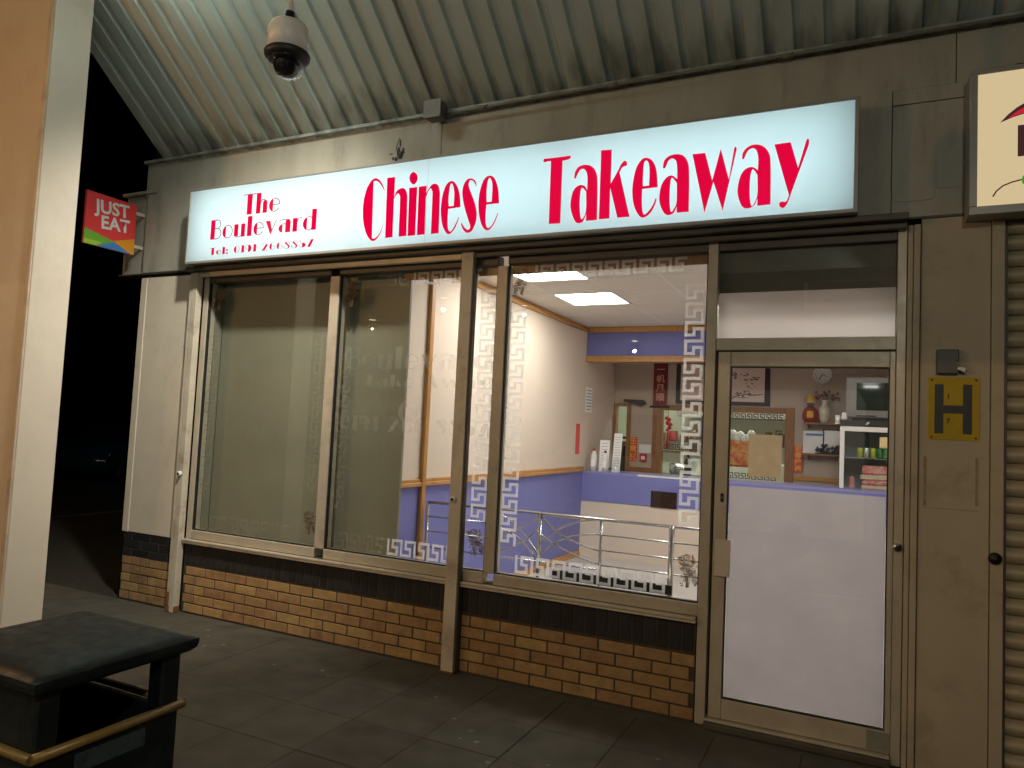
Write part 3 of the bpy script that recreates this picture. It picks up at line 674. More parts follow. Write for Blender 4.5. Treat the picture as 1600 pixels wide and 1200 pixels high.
LET = [('C',[[(1729,3074,1),(1718,3028,0),(1700,2978,0),(1668,2941,0),(1637,2934,0),(1610,2949,0),(1576,2995,0),(1548,3071,0),(1535,3160,0),(1539,3248,0),(1560,3327,0),(1592,3375,0),(1622,3392,0),(1649,3388,0),(1681,3362,0),(1706,3323,0),(1720,3285,1),(1693,3325,0),(1664,3359,0),(1637,3373,0),(1616,3371,1),(1630,2955,1),(1651,2951,0),(1679,2967,0),(1702,3001,0),(1719,3046,0)]]),('h',[[(1734,3384,1),(1802,3383,1),(1804,3237,1),(1817,3272,0),(1841,3291,0),(1875,3296,0),(1898,3280,0),(1912,3248,0),(1917,3197,0),(1926,2949,1),(1860,2949,1),(1855,3211,0),(1850,3243,0),(1839,3261,0),(1822,3253,0),(1803,3225,1),(1809,2949,1),(1745,2948,1)]]),('i',[[(1955,3402,0),(1982,3384,0),(1993,3354,0),(1985,3326,0),(1961,3313,0),(1935,3332,0),(1924,3361,0),(1931,3389,0)],[(1927,3291,1),(1994,3291,1),(1999,2949,1),(1936,2948,1)]]),('n',[[(2007,3291,1),(2072,3292,1),(2071,3239,1),(2090,3269,0),(2114,3295,0),(2142,3299,0),(2166,3282,0),(2180,3243,0),(2184,3200,0),(2189,2949,1),(2127,2948,1),(2122,3220,0),(2116,3252,0),(2106,3270,0),(2089,3252,0),(2071,3211,1),(2076,2949,1),(2013,2948,1)]]),('e',[[(2345,3048,1),(2334,3014,0),(2317,2974,0),(2295,2948,0),(2272,2936,0),(2248,2948,0),(2222,2988,0),(2205,3045,0),(2196,3115,0),(2201,3192,0),(2217,3256,0),(2239,3292,0),(2270,3304,0),(2298,3289,0),(2324,3249,0),(2342,3192,0),(2351,3115,1),(2256,3112,1),(2255,3062,0),(2258,2999,0),(2267,2964,0),(2283,2954,0),(2302,2972,0),(2323,3011,0),(2339,3047,1)],[(2259,3129,1),(2297,3129,1),(2297,3210,0),(2288,3259,0),(2275,3286,0),(2263,3279,0),(2256,3242,0),(2254,3179,0)]]),('s',[[(2468,3249,1),(2457,3283,0),(2437,3300,0),(2414,3307,0),(2391,3300,0),(2369,3272,0),(2359,3224,0),(2366,3169,0),(2387,3098,0),(2415,3027,0),(2433,2982,0),(2430,2962,0),(2415,2956,0),(2395,2968,0),(2378,2989,0),(2368,3005,0),(2362,2998,0),(2378,2964,0),(2400,2941,0),(2420,2935,0),(2446,2943,0),(2467,2976,0),(2479,3022,0),(2477,3076,0),(2458,3139,0),(2427,3207,0),(2407,3254,0),(2407,3280,0),(2418,3293,0),(2438,3286,0),(2456,3264,0),(2463,3248,0)]]),('e',[[(2640,3052,1),(2630,3016,0),(2610,2974,0),(2589,2949,0),(2565,2940,0),(2540,2953,0),(2515,2992,0),(2497,3054,0),(2488,3123,0),(2492,3197,0),(2508,3260,0),(2532,3299,0),(2565,3309,0),(2596,3292,0),(2621,3245,0),(2635,3190,0),(2643,3115,1),(2549,3114,1),(2547,3057,0),(2550,2996,0),(2558,2965,0),(2574,2956,0),(2595,2969,0),(2616,3004,0),(2634,3048,1)],[(2550,3131,1),(2586,3131,1),(2588,3208,0),(2583,3263,0),(2566,3293,0),(2553,3279,0),(2547,3239,0),(2546,3185,0)]]),('T',[[(2950,3376,1),(3042,3374,0),(3135,3375,1),(3135,3360,0),(3115,3351,0),(3081,3348,1),(3084,2945,1),(3005,2947,1),(3001,3355,1),(2979,3356,0),(2964,3353,0),(2948,3356,1)]]),('a',[[(3164,3227,1),(3171,3270,0),(3194,3297,0),(3237,3304,0),(3276,3290,0),(3305,3255,0),(3320,3189,0),(3327,2946,1),(3256,2946,1),(3254,2989,1),(3238,2948,0),(3213,2935,0),(3186,2946,0),(3161,2995,0),(3147,3055,0),(3155,3125,0),(3176,3164,0),(3209,3178,0),(3237,3168,0),(3255,3140,1),(3253,3220,0),(3245,3256,0),(3226,3279,0),(3202,3273,0),(3182,3239,0),(3176,3223,0)],[(3219,3159,0),(3248,3133,1),(3253,3022,0),(3239,2971,0),(3221,2964,0),(3210,3038,0),(3210,3119,0)]]),('k',[[(3336,3383,1),(3405,3380,1),(3406,3166,1),(3448,3239,0),(3469,3282,0),(3490,3299,0),(3504,3286,0),(3502,3267,0),(3487,3265,0),(3473,3255,0),(3460,3229,1),(3533,2949,1),(3457,2949,1),(3404,3140,1),(3406,2949,1),(3339,2949,1)]]),('e',[[(3696,3043,1),(3684,3000,0),(3658,2958,0),(3620,2936,0),(3591,2952,0),(3561,3006,0),(3546,3080,0),(3546,3154,0),(3563,3243,0),(3595,3293,0),(3629,3300,0),(3663,3276,0),(3688,3217,0),(3700,3113,1),(3606,3112,1),(3606,3046,0),(3610,2990,0),(3621,2955,0),(3647,2970,0),(3673,3006,0),(3688,3047,1)],[(3609,3129,1),(3646,3130,1),(3646,3222,0),(3637,3272,0),(3620,3284,0),(3610,3260,0),(3608,3192,0)]]),('a',[[(3727,3226,1),(3732,3268,0),(3757,3293,0),(3800,3301,0),(3841,3290,0),(3870,3252,0),(3883,3184,0),(3888,2948,1),(3818,2949,1),(3816,2984,1),(3801,2951,0),(3769,2938,0),(3741,2956,0),(3717,3008,0),(3711,3059,0),(3722,3124,0),(3750,3166,0),(3783,3175,0),(3814,3151,1),(3811,3225,0),(3802,3263,0),(3779,3279,0),(3758,3265,0),(3745,3233,0),(3736,3223,0)],[(3783,3162,0),(3813,3126,1),(3815,3015,0),(3801,2973,0),(3783,2958,0),(3774,3019,0),(3774,3119,0)]]),('w',[[(3899,3289,1),(3972,3288,1),(4017,3120,1),(4060,3301,1),(4110,3116,1),(4135,3295,1),(4141,3303,0),(4148,3293,0),(4148,3285,1),(4081,2937,1),(4024,3112,1),(3979,2933,1)]]),('a',[[(4180,3227,1),(4183,3262,0),(4207,3291,0),(4247,3302,0),(4289,3288,0),(4320,3250,0),(4334,3186,0),(4339,2950,1),(4269,2948,1),(4269,2990,1),(4251,2951,0),(4217,2938,0),(4186,2954,0),(4165,3009,0),(4160,3062,0),(4176,3135,0),(4205,3169,0),(4240,3173,0),(4267,3151,1),(4267,3225,0),(4255,3269,0),(4234,3282,0),(4210,3269,0),(4194,3236,0),(4188,3224,0)],[(4240,3160,0),(4265,3125,1),(4268,3015,0),(4251,2962,0),(4237,2952,0),(4227,3008,0),(4227,3114,0)]]),('y',[[(4352,3288,1),(4436,3291,1),(4478,3140,1),(4514,3279,0),(4524,3297,0),(4531,3288,0),(4529,3260,1),(4441,2989,1),(4428,2949,0),(4409,2924,0),(4389,2932,0),(4385,2953,0),(4398,2960,0),(4414,2957,0),(4425,2966,0),(4434,2993,1)]])]
for ch, loops in LET:
    b = MB()
    if ch == 'i':
        for q in loops: b.poly2([spline(q)], (0, -.2000, 0), (.001, 0, 0), (0, 0, .001))
    else:
        b.poly2([spline(q) for q in loops], (0, -.2000, 0), (.001, 0, 0), (0, 0, .001))
    b.build('letter', M['sign_red'], sf)
RD, LN = M['sign_red'], M['sign_line']
letter_line('The', .35, .745, 3.232, .165, -.1995, RD, LN, sf)
letter_line('Boulevard', .008, 1.118, 3.058, .160, -.1995, RD, LN, sf)
letter_line('Tel: 0191 2668857', .012, 1.098, 2.930, .058, -.1995, RD, LN, sf, .06)

# ================================================================ text helper (built-in font turned to mesh)
def text(body, size, O, U, V, m, parent, name='lettering', off=0.0, align='CENTER', vert=False, spacing=1.0, w=None, shear=0):
    cu = bpy.data.curves.new('t', 'FONT'); cu.body = body; cu.size = size; cu.align_x = align; cu.align_y = 'CENTER'
    cu.offset = off; cu.space_line = spacing; cu.resolution_u = 3; cu.fill_mode = 'BOTH'
    to = bpy.data.objects.new('t', cu); COL.objects.link(to)
    dg = bpy.context.evaluated_depsgraph_get(); dg.update()
    me = bpy.data.meshes.new_from_object(to.evaluated_get(dg))
    bpy.data.objects.remove(to); bpy.data.curves.remove(cu)
    O, U, V = Vector(O), Vector(U).normalized(), Vector(V).normalized()
    if w and len(me.vertices):
        xs = [v.co.x for v in me.vertices]; U = U*(w/(max(xs)-min(xs)))
    for v in me.vertices:
        v.co = U*v.co.x + V*v.co.y
    me.name = name; me.materials.clear(); me.materials.append(m)
    return link_mesh(name, me, O, parent)

# ================================================================ PROJECTING SIGN
JE = thing('projecting_sign', 'small red projecting sign with white words at the left end of the fascia', 'sign', (-1.1, -.06, 3.03))
y0, y1, z0, z1 = -.530, -.062, 3.032, 3.484
red_s = mat('red_sign_print', (.75, .05, .05), .35)
pj = box('panel', -1.125, -1.10, y0, y1, z0, z1, red_s, JE, .002)
def tri(pts, m, nm, k): MB().poly2([pts], (-1.0992 + k*.0004, 0, 0), (0, 1, 0), (0, 0, 1)).build(nm, m, pj)
hh = z1 - z0; ww = y1 - y0
P = lambda a, b: (y0 + a*ww, z0 + b*hh)
tri([P(0, 0), P(0, .29), P(.60, .16), P(.24, .0)], mat('green_sign_print', (.16, .42, .04), .35), 'green_band', 1)
tri([P(.0, .0), P(.24, .0), P(.35, .09), P(.0, .09)], mat('lime_sign_print', (.36, .6, .06), .35), 'lime_band', 2)
tri([P(.24, .0), P(.60, .16), P(.98, .0)], mat('blue_sign_print', (.06, .22, .55), .35), 'blue_band', 3)
tri([P(.56, .17), P(1., .32), P(1., .0), P(.93, .0)], mat('orange_sign_print', (.75, .3, .02), .35), 'orange_band', 4)
Uj = Vector((0, 1, .09)); Vj = Vector((0, -.09, 1))
text('JUST', .155, (-1.0968, y0 + .51*ww, z0 + .77*hh), Uj, Vj, M['white'], pj, off=.0045)
text('EAT', .155, (-1.0968, y0 + .585*ww, z0 + .485*hh), Uj, Vj, M['white'], pj, off=.0045)
for zz in (3.10, 3.40): box('bracket', -1.119, -1.106, -.0618, .03, zz, zz + .03, M['cream'], JE)

# ================================================================ RIGHT SIDE: pillar, plate, shutter, neighbour's sign
RP = thing('shop_pillar', 'narrow buff painted pillar right of the shop door', 'pillar', (5.24, 0, 0))
box('face_panel', 5.086, 5.399, -.006, .12, 0, 2.86, M['buff'], RP, .003)
# marks left by a removed notice
tm = MB()
for (a, b, c, d) in ((5.108, 5.122, 1.345, 1.60), (5.338, 5.350, 1.36, 1.605), (5.110, 5.352, 1.335, 1.3385)):
    tm.box(a, b, -.0075, -.0055, c, d)
tm.build('tape_residue', mat('old_tape', (.3, .25, .17), .7, var=.3, vscale=30), RP)
HS = thing('hydrant_sign', 'yellow square plate with a black letter H on the buff pillar', 'sign', (5.24, -.01, 1.69))
hp = box('plate', 5.125, 5.354, -.0105, -.0075, 1.690, 2.014, M['yellow_plate'], HS, .001)
MB().poly2([[(5.155, 1.722), (5.195, 1.722), (5.195, 1.826), (5.281, 1.826), (5.281, 1.722), (5.321, 1.722), (5.321, 1.977), (5.281, 1.977), (5.281, 1.868), (5.195, 1.868), (5.195, 1.977), (5.155, 1.977)]], (0, -.0112, 0), (1, 0, 0), (0, 0, 1)).build('letter_H', M['black_paint'], hp)
text('1', .032, (5.216, -.0112, 1.913), (1, 0, 0), (0, 0, 1), M['black_paint'], hp, 'numeral', .0012)
text('7', .034, (5.216, -.0112, 1.787), (1, 0, 0), (0, 0, 1), M['black_paint'], hp, 'numeral', .0012)
sc_me, _ = MB().lathe((0, 0, 0), [(0, -.003), (.005, -.001), (.005, 0)], 8, axis=(0, 1, 0)).mesh('screw', M['dark_metal'])
for (a, b) in ((5.142, 1.703), (5.338, 1.703), (5.142, 2.000), (5.338, 2.000)): link_mesh('screw', sc_me, (a, -.0125, b), hp)
KB = thing('key_box', 'small grey metal box with an open flap fixed above the H plate', 'box', (5.21, -.02, 2.03))
box('body', 5.159, 5.258, -.045, -.0065, 2.030, 2.156, mat('grey_metal_box', (.075, .08, .07), .5, var=.15, vscale=12), KB, .004)
MB().obox((5.272, -.035, 2.055), (.018, -.008, -.010), (.004, .016, 0), (.004, 0, .010), .001).tube([(5.25, -.047, 2.10), (5.255, -.050, 2.075), (5.268, -.045, 2.06)], .003, 6).build('padlock', M['steel'], KB)

SH = thing('roller_shutter', 'closed ribbed roller shutter of the neighbouring shop', 'shutter', (6.5, .05, 0))
slat = MB(); prof = []
for k in range(9):
    t = k/8; prof.append((-.028*math.sin(math.pi*t)**.8, -.041 + .079*t))
vs = [[slat.bm.verts.new((xx, p[0], p[1])) for p in prof] for xx in (-1.03, 1.03)]
for k in range(8):
    f = slat.bm.faces.new((vs[0][k], vs[1][k], vs[1][k+1], vs[0][k+1])); f.smooth = True
top = [slat.bm.verts.new((xx, .006, .041)) for xx in (-1.03, 1.03)]
slat.bm.faces.new((vs[0][8], vs[1][8], top[1], top[0]))
bk = [slat.bm.verts.new((xx, .006, -.041)) for xx in (-1.03, 1.03)]
slat.bm.faces.new((top[0], top[1], bk[1], bk[0])); slat.bm.faces.new((bk[0], bk[1], vs[1][0], vs[0][0]))
slat_me, _ = slat.mesh('slat', mat('shutter_slat_paint', (.42, .36, .24), .5, metal=.1, var=.16, vscale=4, bump=.04, dirt=((.1, .07, .04), .6, 4), stretch=(.5, 1, 2)), recenter=False)
for k in range(34): link_mesh('slat', slat_me, (6.495, .035 + random.uniform(-.001, .001), .042 + k*.0835), SH)
box('backing', 5.46, 7.53, .06, .09, 0, 2.86, M['gasket'], SH, 0)

NS = thing('neighbour_sign', 'cream backlit sign with red and green chilli artwork at the right edge', 'shop sign', (6.8, -.1, 2.84))
box('case', 5.278, 8.5, -.185, -.005, 2.822, 3.545, AL, NS, .004)
MB().box(5.278, 8.5, -.206, -.1855, 3.520, 3.545, .003).box(5.278, 8.5, -.206, -.1855, 2.806, 2.848, .003).box(5.278, 5.312, -.206, -.1855, 2.848, 3.520, .003).build('face_frame', M['dark_metal'] if False else AL, NS)
nf = box('face', 5.3125, 8.45, -.198, -.186, 2.8485, 3.5195, M['cream_face'], NS, 0)
chil = emis('backlit_red_print', (.55, .015, .03), 1.0); chd = emis('backlit_dark_print', (.05, .018, .018), 1.0); chg = emis('backlit_green_print', (.05, .28, .02), 1.0)
def flat(parent, loops, y, m, nm): return MB().poly2(loops, (0, y, 0), (1, 0, 0), (0, 0, 1)).build(nm, m, parent)
flat(nf, [[(5.405, 3.261), (5.44, 3.30), (5.475, 3.329), (5.515, 3.352), (5.60, 3.372), (5.70, 3.35), (5.60, 3.325), (5.515, 3.296), (5.46, 3.282)]], -.1990, chd, 'chilli_outline')
flat(nf, [[(5.435, 3.276), (5.47, 3.305), (5.515, 3.332), (5.60, 3.354), (5.66, 3.348), (5.58, 3.318), (5.515, 3.302), (5.465, 3.288)]], -.1995, chil, 'red_chilli')
text('BAR', .20, (5.474, -.1992, 3.152), (1, 0, 0), (0, 0, 1), chd, nf, 'lettering', .010, align='LEFT')
flat(nf, [ribbon([(5.378, 2.892), (5.392, 2.918), (5.42, 2.943), (5.455, 2.957), (5.495, 2.966), (5.52, 2.975)], .007)], -.1990, chd, 'chilli_stalk')
flat(nf, [[(5.500, 2.945), (5.494, 2.965), (5.502, 2.985), (5.54, 2.998), (5.66, 2.985), (5.80, 2.93), (5.66, 2.92), (5.55, 2.915)]], -.1993, chg, 'green_chilli')
MB().tube([(5.475, -.03, 3.54), (5.475, -.03, 3.575)] + [(5.512 - .037*math.cos(R(a)), -.03, 3.578 + .040*math.sin(R(a))) for a in range(10, 175, 15)] + [(5.549, -.03, 3.575), (5.549, -.03, 3.54)], .011, 8).build('cable_loop', M['black_paint'], NS)

# ================================================================ CANOPY
CN = thing('canopy', 'ribbed sheet canopy sloping up over the pavement', 'canopy', (3, -1.3, 3.9))
SL = math.tan(R(40)); PT = .161
def sheet(x0, n):
    m = MB(); pts = []
    for k in range(n):
        b = x0 + k*PT
        pts += [(b, 0), (b + .098, 0), (b + .112, .026), (b + .147, .026)]
    pts.append((x0 + n*PT, 0))
    nrm = Vector((0, math.sin(R(40)), math.cos(R(40))))
    rows = []
    for y in (.05, -2.75):
        base = [Vector((p[0], y, 3.885 - (y + .03)*SL)) + nrm*p[1] for p in pts]
        rows.append([m.bm.verts.new(v) for v in base])
    for i in range(len(pts) - 1): m.bm.faces.new((rows[0][i], rows[0][i+1], rows[1][i+1], rows[1][i]))
    # sheet thickness
    ret = bmesh.ops.extrude_face_region(m.bm, geom=list(m.bm.faces))
    for v in [g for g in ret['geom'] if isinstance(g, bmesh.types.BMVert)]: v.co += nrm*.004
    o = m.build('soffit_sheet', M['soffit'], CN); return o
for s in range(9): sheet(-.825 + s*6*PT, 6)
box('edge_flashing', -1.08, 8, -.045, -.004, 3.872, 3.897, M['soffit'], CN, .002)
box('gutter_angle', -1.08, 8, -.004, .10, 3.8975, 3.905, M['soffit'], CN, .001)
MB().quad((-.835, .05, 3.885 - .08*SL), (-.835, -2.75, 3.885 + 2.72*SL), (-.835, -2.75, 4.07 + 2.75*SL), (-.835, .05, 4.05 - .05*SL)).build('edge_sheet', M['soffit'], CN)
top = MB(); top.quad((-.84, .1, 4.06 - .1*SL), (8, .1, 4.06 - .1*SL), (8, -2.75, 4.06 + 2.75*SL), (-.84, -2.75, 4.06 + 2.75*SL)); top.build('roof_sheet', M['dark_metal'], CN)
def outer_sheet(x0, x1):
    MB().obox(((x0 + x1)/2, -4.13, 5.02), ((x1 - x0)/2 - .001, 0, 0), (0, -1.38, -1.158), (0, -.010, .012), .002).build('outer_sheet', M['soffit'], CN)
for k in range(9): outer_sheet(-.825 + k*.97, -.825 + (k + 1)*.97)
box('ridge_cap', -.83, 7.9, -2.86, -2.66, 6.20, 6.25, M['dark_metal'], CN, .004)
box('outer_gutter', -.83, 7.9, -5.62, -5.50, 3.70, 3.90, M['dark_metal'], CN, .006)
# smudge of old fixing on a rib
JB = thing('junction_box', 'grey junction box with conduit on the edge of the soffit', 'junction box', (2.05, -.1, 3.8))
bx_m = mat('grey_box_paint', (.16, .155, .125), .5, var=.25, vscale=9, dirt=((.04, .035, .03), .7, 9))
box('box', 1.985, 2.115, -.15, -.046, 3.806, 3.925, bx_m, JB, .006)
box('lid', 1.978, 2.122, -.157, -.1505, 3.80, 3.931, bx_m, JB, .003)
MB().tube([(2.115, -.075, 3.845), (2.6, -.075, 3.852), (4.0, -.07, 3.856), (8, -.07, 3.86)], .011, 8).build('conduit', bx_m, JB)
cpl, _ = MB().tube([(-.03, 0, 0), (.03, 0, 0)], .016, 8).mesh('coupling', bx_m)
for xx in (2.42, 3.35, 4.4): link_mesh('coupling', cpl, (xx, -.073, 3.852), JB)
MB().tube([(2.03, -.09, 3.92), (2.03, -.13, 3.945), (2.03, -1.2, 3.875 + 1.17*SL - .012)], .012, 8).build('rising_conduit', bx_m, JB)

# ================================================================ SECURITY CAMERA
CX, CY = 2.59, -2.11
CC = thing('security_camera', 'cream dome security camera hanging on a pole from the canopy', 'camera', (CX, CY, 3.10))
cam_p = mat('cream_camera_plastic', (.82, .78, .7), .38, var=.04, vscale=8)
MB().tube([(CX, CY, 3.345), (CX, CY, 5.62)], .016, 12).build('pole', cam_p, CC)
MB().lathe((CX, CY, 3.318), [(0, .052), (.019, .052), (.019, .04), (.022, .038), (.022, .012), (.018, .008), (.018, 0), (0, 0)], 16).build('collar', M['dark_metal'], CC)
MB().lathe((CX, CY, 3.19), [(.0, .130), (.055, .130), (.074, .122), (.084, .100), (.087, .0), (.0, .0)], 32).build('housing', cam_p, CC)
MB().lathe((CX, CY, 3.155), [(.0, .035), (.091, .035), (.096, .028), (.093, .012), (.080, .0), (.0, .0)], 32).build('trim_ring', M['black_paint'], CC)
dome = MB().lathe((CX, CY, 3.155), [(.078, 0), (.076, -.02), (.067, -.042), (.050, -.060), (.026, -.070), (0, -.073)], 32).build('dome', M['clear'], CC)
MB().lathe((CX, CY, 3.148), [(0, .0), (.055, .0), (.056, -.02), (.046, -.045), (.028, -.058), (0, -.062)], 24).build('lens_ball', M['dark_glass'], CC)
MB().lathe((CX + .02, CY - .038, 3.112), [(.0, .018), (.018, .018), (.020, .0), (.0, .0)], 16, axis=(.45, -.8, -.45)).build('lens', M['dark_glass'], CC)

# ================================================================ COLUMN
CO = thing('column', 'tall cream clad column with a riveted corner strip at the left', 'column', (-.7, -1.25, 0))
cx0, cx1, cy0, cy1, ctop = -1.15, -.30, -1.385, -1.115, 4.73
box('cladding', cx0, cx1, cy0, cy1, 0, ctop, M['column'], CO, .004)
MB().box(cx1 - .060, cx1 - .005, cy0 - .0085, cy0 - .001, .02, ctop, .0035).box(cx1 - .036, cx1 - .006, cy0 - .013, cy0 - .0085, .02, ctop, .002).build('corner_strip', M['guide'], CO)
rv, _ = MB().lathe((0, 0, 0), [(0, -.010), (.006, -.008), (.010, -.003), (.010, 0)], 10, axis=(0, 1, 0)).mesh('rivet', M['guide'])
for zz in (.35, 1.155, 2.084, 3.0, 3.94): link_mesh('rivet', rv, (cx1 - .045, cy0 - .009, zz), CO)

# ================================================================ LITTER BIN
BN = thing('litter_bin', 'black litter bin with a flat hooded top and gold rim in the foreground', 'litter bin', (3.14, -3.25, 0))
BP = M['black_plastic']
lx0, lx1, ly0, ly1 = 2.925, 3.362, -3.448, -3.052
lid = MB(); NX, NY = 14, 14; grid = []
for i in range(NX + 1):
    row = []
    for j in range(NY + 1):
        u, v = i/NX, j/NY
        e = min(u, 1-u, v, 1-v); crown = .016*(1 - math.exp(-e*7)); lip = -.004*math.exp(-e*60)
        row.append(lid.bm.verts.new((lx0 + u*(lx1-lx0), ly0 + v*(ly1-ly0), 1.098 + crown + lip)))
    grid.append(row)
for i in range(NX):
    for j in range(NY):
        f = lid.bm.faces.new((grid[i][j], grid[i+1][j], grid[i+1][j+1], grid[i][j+1])); f.smooth = True
ring = [grid[i][0] for i in range(NX+1)] + [grid[NX][j] for j in range(1, NY+1)] + [grid[i][NY] for i in range(NX-1, -1, -1)] + [grid[0][j] for j in range(NY-1, 0, -1)]
cc = Vector(((lx0+lx1)/2, (ly0+ly1)/2, 0)); prev = ring
for (dz, sc_) in ((-.003, 1.0), (-.014, .985), (-.024, .93)):
    nx = [lid.bm.verts.new(((v.co.x - cc.x)*sc_ + cc.x, (v.co.y - cc.y)*sc_ + cc.y, 1.086 + dz)) for v in ring]
    for k in range(len(ring)):
        lid.bm.faces.new((prev[k], nx[k], nx[(k+1) % len(ring)], prev[(k+1) % len(ring)]))
    prev = nx
lid.bm.faces.new(prev[::-1])
lid.build('lid', BP, BN)
bx0, bx1, by0, by1 = 2.950, 3.335, -3.424, -3.076
post_me, _ = MB().box(-.026, .026, -.026, .026, -.065, .070, .006).mesh('post', BP)
for (a, b) in ((bx0 + .026, by0 + .026), (bx1 - .026, by0 + .026), (bx1 - .026, by1 - .026), (bx0 + .026, by1 - .026)): link_mesh('post', post_me, (a, b, 1.000), BN)
body = MB(); w = .018
body.box(bx0, bx1, by0, by0 + w, .02, .93, .004).box(bx0, bx1, by1 - w, by1, .02, .93, .004).box(bx0, bx0 + w, by0 + w, by1 - w, .02, .93).box(bx1 - w, bx1, by0 + w, by1 - w, .02, .93).box(bx0 + w, bx1 - w, by0 + w, by1 - w, .02, .04)
body.build('body', BP, BN)
MB().box(bx0 + .052, bx1 - .052, by0 + .004, by0 + .016, .93, 1.064).box(bx0 + .004, bx0 + .016, by0 + .052, by1 - .052, .93, 1.064).build('hood_panel', BP, BN)
liner = MB(); liner.box(bx0 + .022, bx1 - .022, by0 + .022, by1 - .022, .05, .80); liner.build('liner', M['black_paint'], BN)
rim = MB(); r0 = .0105
P4 = [(bx0 - .006, by0 - .006), (bx1 + .006, by0 - .006), (bx1 + .006, by1 + .006), (bx0 - .006, by1 + .006)]
for k in range(4):
    a, b = P4[k], P4[(k+1) % 4]; rim.tube([(a[0], a[1], .938), (b[0], b[1], .938)], r0, 10)
rim.build('gold_rim', M['gold_band'], BN)
MB().box(bx1 - .001, bx1 + .0025, by0 + .09, by1 - .09, .872, .912, .001).build('worn_label', mat('worn_label_print', (.06, .085, .09), .4, var=.5, vscale=40, dirt=((.01, .012, .012), 1.0, 40)), BN)
box('base', bx0 + .02, bx1 - .02, by0 + .02, by1 - .02, 0, .02, M['black_paint'], BN, .003)

# ================================================================ LAMPS OF THE STREET, WITH ADDED ONES
def point(name, loc, col, w, r, parent):
    ld = bpy.data.lights.new(name, 'POINT'); ld.color = col; ld.energy = w; ld.shadow_soft_size = r
    lo = bpy.data.objects.new(name, ld); COL.objects.link(lo)
    lo.parent = parent; lo.location = Vector(loc) - WL[parent]; return lo
def street_lamp(loc, label, lens, col, w, r=.09, arm=.6):
    x, y, z = loc
    t = thing('street_lamp', label, 'street lamp', (x, y - arm, -.14), 'street lamps behind the viewer')
    MB().tube([(x, y - arm, -.14), (x, y - arm, 1.0), (x, y - arm, z + .15)], [.07, .055, .04], 12).build('pole', M['dark_metal'], t)
    MB().tube([(x, y - arm, z + .12), (x, y - arm*.5, z + .2), (x, y - .1, z + .16)], .025, 8).build('arm', M['dark_metal'], t)
    MB().lathe((x, y, z + .10), [(0, .12), (.06, .11), (.15, .04), (.17, 0), (0, .0)], 20).build('hood', M['dark_metal'], t)
    MB().lathe((x, y, z + .098), [(.055, 0), (.05, -.006), (.03, -.010), (0, -.011)], 16).build('lens', M[lens], t)
    point('lamp_light', (x, y, z - .08), col, w, r, t)
street_lamp((3.5, -14.0, 6.2), 'tall sodium street lamp across the pavement', 'sodium', SODIUM_COL, SODIUM_W, .04)
street_lamp((-.72, -4.6, 3.4), 'sodium street lamp beside the cream column', 'sodium', (1.0, .46, .11), 125, .025)
street_lamp((-5.49, -7.0, 3.58), 'low white street lamp by the kerb, farther from the shop', 'lamp_head', (1, .84, .62), 40, .02)
street_lamp((-3.78, -7.0, 3.52), 'low white street lamp by the kerb, nearer the shop', 'lamp_head', (1, .84, .62), 40, .02)
def pendant(loc, lab, w):
    x, y, z = loc
    t = thing('pendant_lamp', lab, 'light', (x, y, z), 'warm pendant lamps under the outer canopy')
    MB().tube([(x, y, z + .14), (x, y, 6.17 - (-2.75 - y)*SL - .01)], .010, 8).build('rod', M['dark_metal'], t)
    MB().lathe((x, y, z), [(0, .14), (.03, .14), (.06, .09), (.14, .05), (.145, .04), (0, .04)], 20).build('shade', M['dark_metal'], t)
    MB().lathe((x, y, z), [(.042, .039), (.04, .034), (.025, .030), (0, .029)], 16).build('bulb', M['lamp_head'], t)
    point('lamp_light', (x, y, z - .10), (.98, .96, .82), w, .02, t)
pendant((.40, -5.0, 3.38), 'warm pendant lamp under the outer canopy nearer the column', PENDANT_W)
pendant((2.05, -5.0, 2.85), 'lower warm pendant lamp under the outer canopy', PENDANT_W)
pendant((5.5, -5.2, 3.2), 'unseen fill lamp added under the outer canopy opposite the ribbed shutter', PENDANT_W*4)  # added fill lamp out of view, brightens the right fascia and pillar
# unseen white batten added near the column to light the soffit
BT = thing('added_batten_light', 'unseen white tube light added under the canopy to brighten the soffit', 'light', (.9, -1.35, 4.80))
box('body', .25, 1.65, -1.39, -1.31, 4.80, 4.85, M['white'], BT, .004)
MB().tube([(.30, -1.35, 4.775), (1.60, -1.35, 4.775)], .018, 10).build('tube', emis('batten_tube', BATTEN_COL, BATTEN_E, False), BT)
for xx in (.45, 1.45): MB().tube([(xx, -1.35, 4.85), (xx, -1.35, 4.99)], .006, 6).build('hanger', M['dark_metal'], BT)
# unseen flood lamp added to brighten the pier and the column side
FD = thing('added_flood_light', 'unseen flood lamp added under the canopy to brighten the pier and column', 'light', (2.2, -1.7, 4.9))
aim = (Vector((-.2, 0, 1.45)) - Vector((2.2, -1.7, 4.9))).normalized()
sd = aim.cross(Vector((0, 0, 1))).normalized(); upv = sd.cross(aim)
MB().obox(Vector((2.2, -1.7, 4.9)) - aim*.06, sd*.16, upv*.11, aim*.045, .008).build('body', M['dark_metal'], FD)
MB().obox(Vector((2.2, -1.7, 4.9)) - aim*.006, sd*.14, upv*.09, aim*.002).build('lens', M['flood_lens'], FD)
MB().tube([Vector((2.2, -1.7, 4.9)) - aim*.08, (2.3, -1.8, 5.1), (2.3, -1.8, 5.35)], .018, 8).build('bracket', M['dark_metal'], FD)
ld = bpy.data.lights.new('added_flood_lamp', 'SPOT'); ld.energy = FLOOD_W; ld.color = FLOOD_COL
ld.spot_size = R(66); ld.spot_blend = .95; ld.shadow_soft_size = .10
lo = bpy.data.objects.new('added_flood_lamp', ld); COL.objects.link(lo); lo.parent = FD
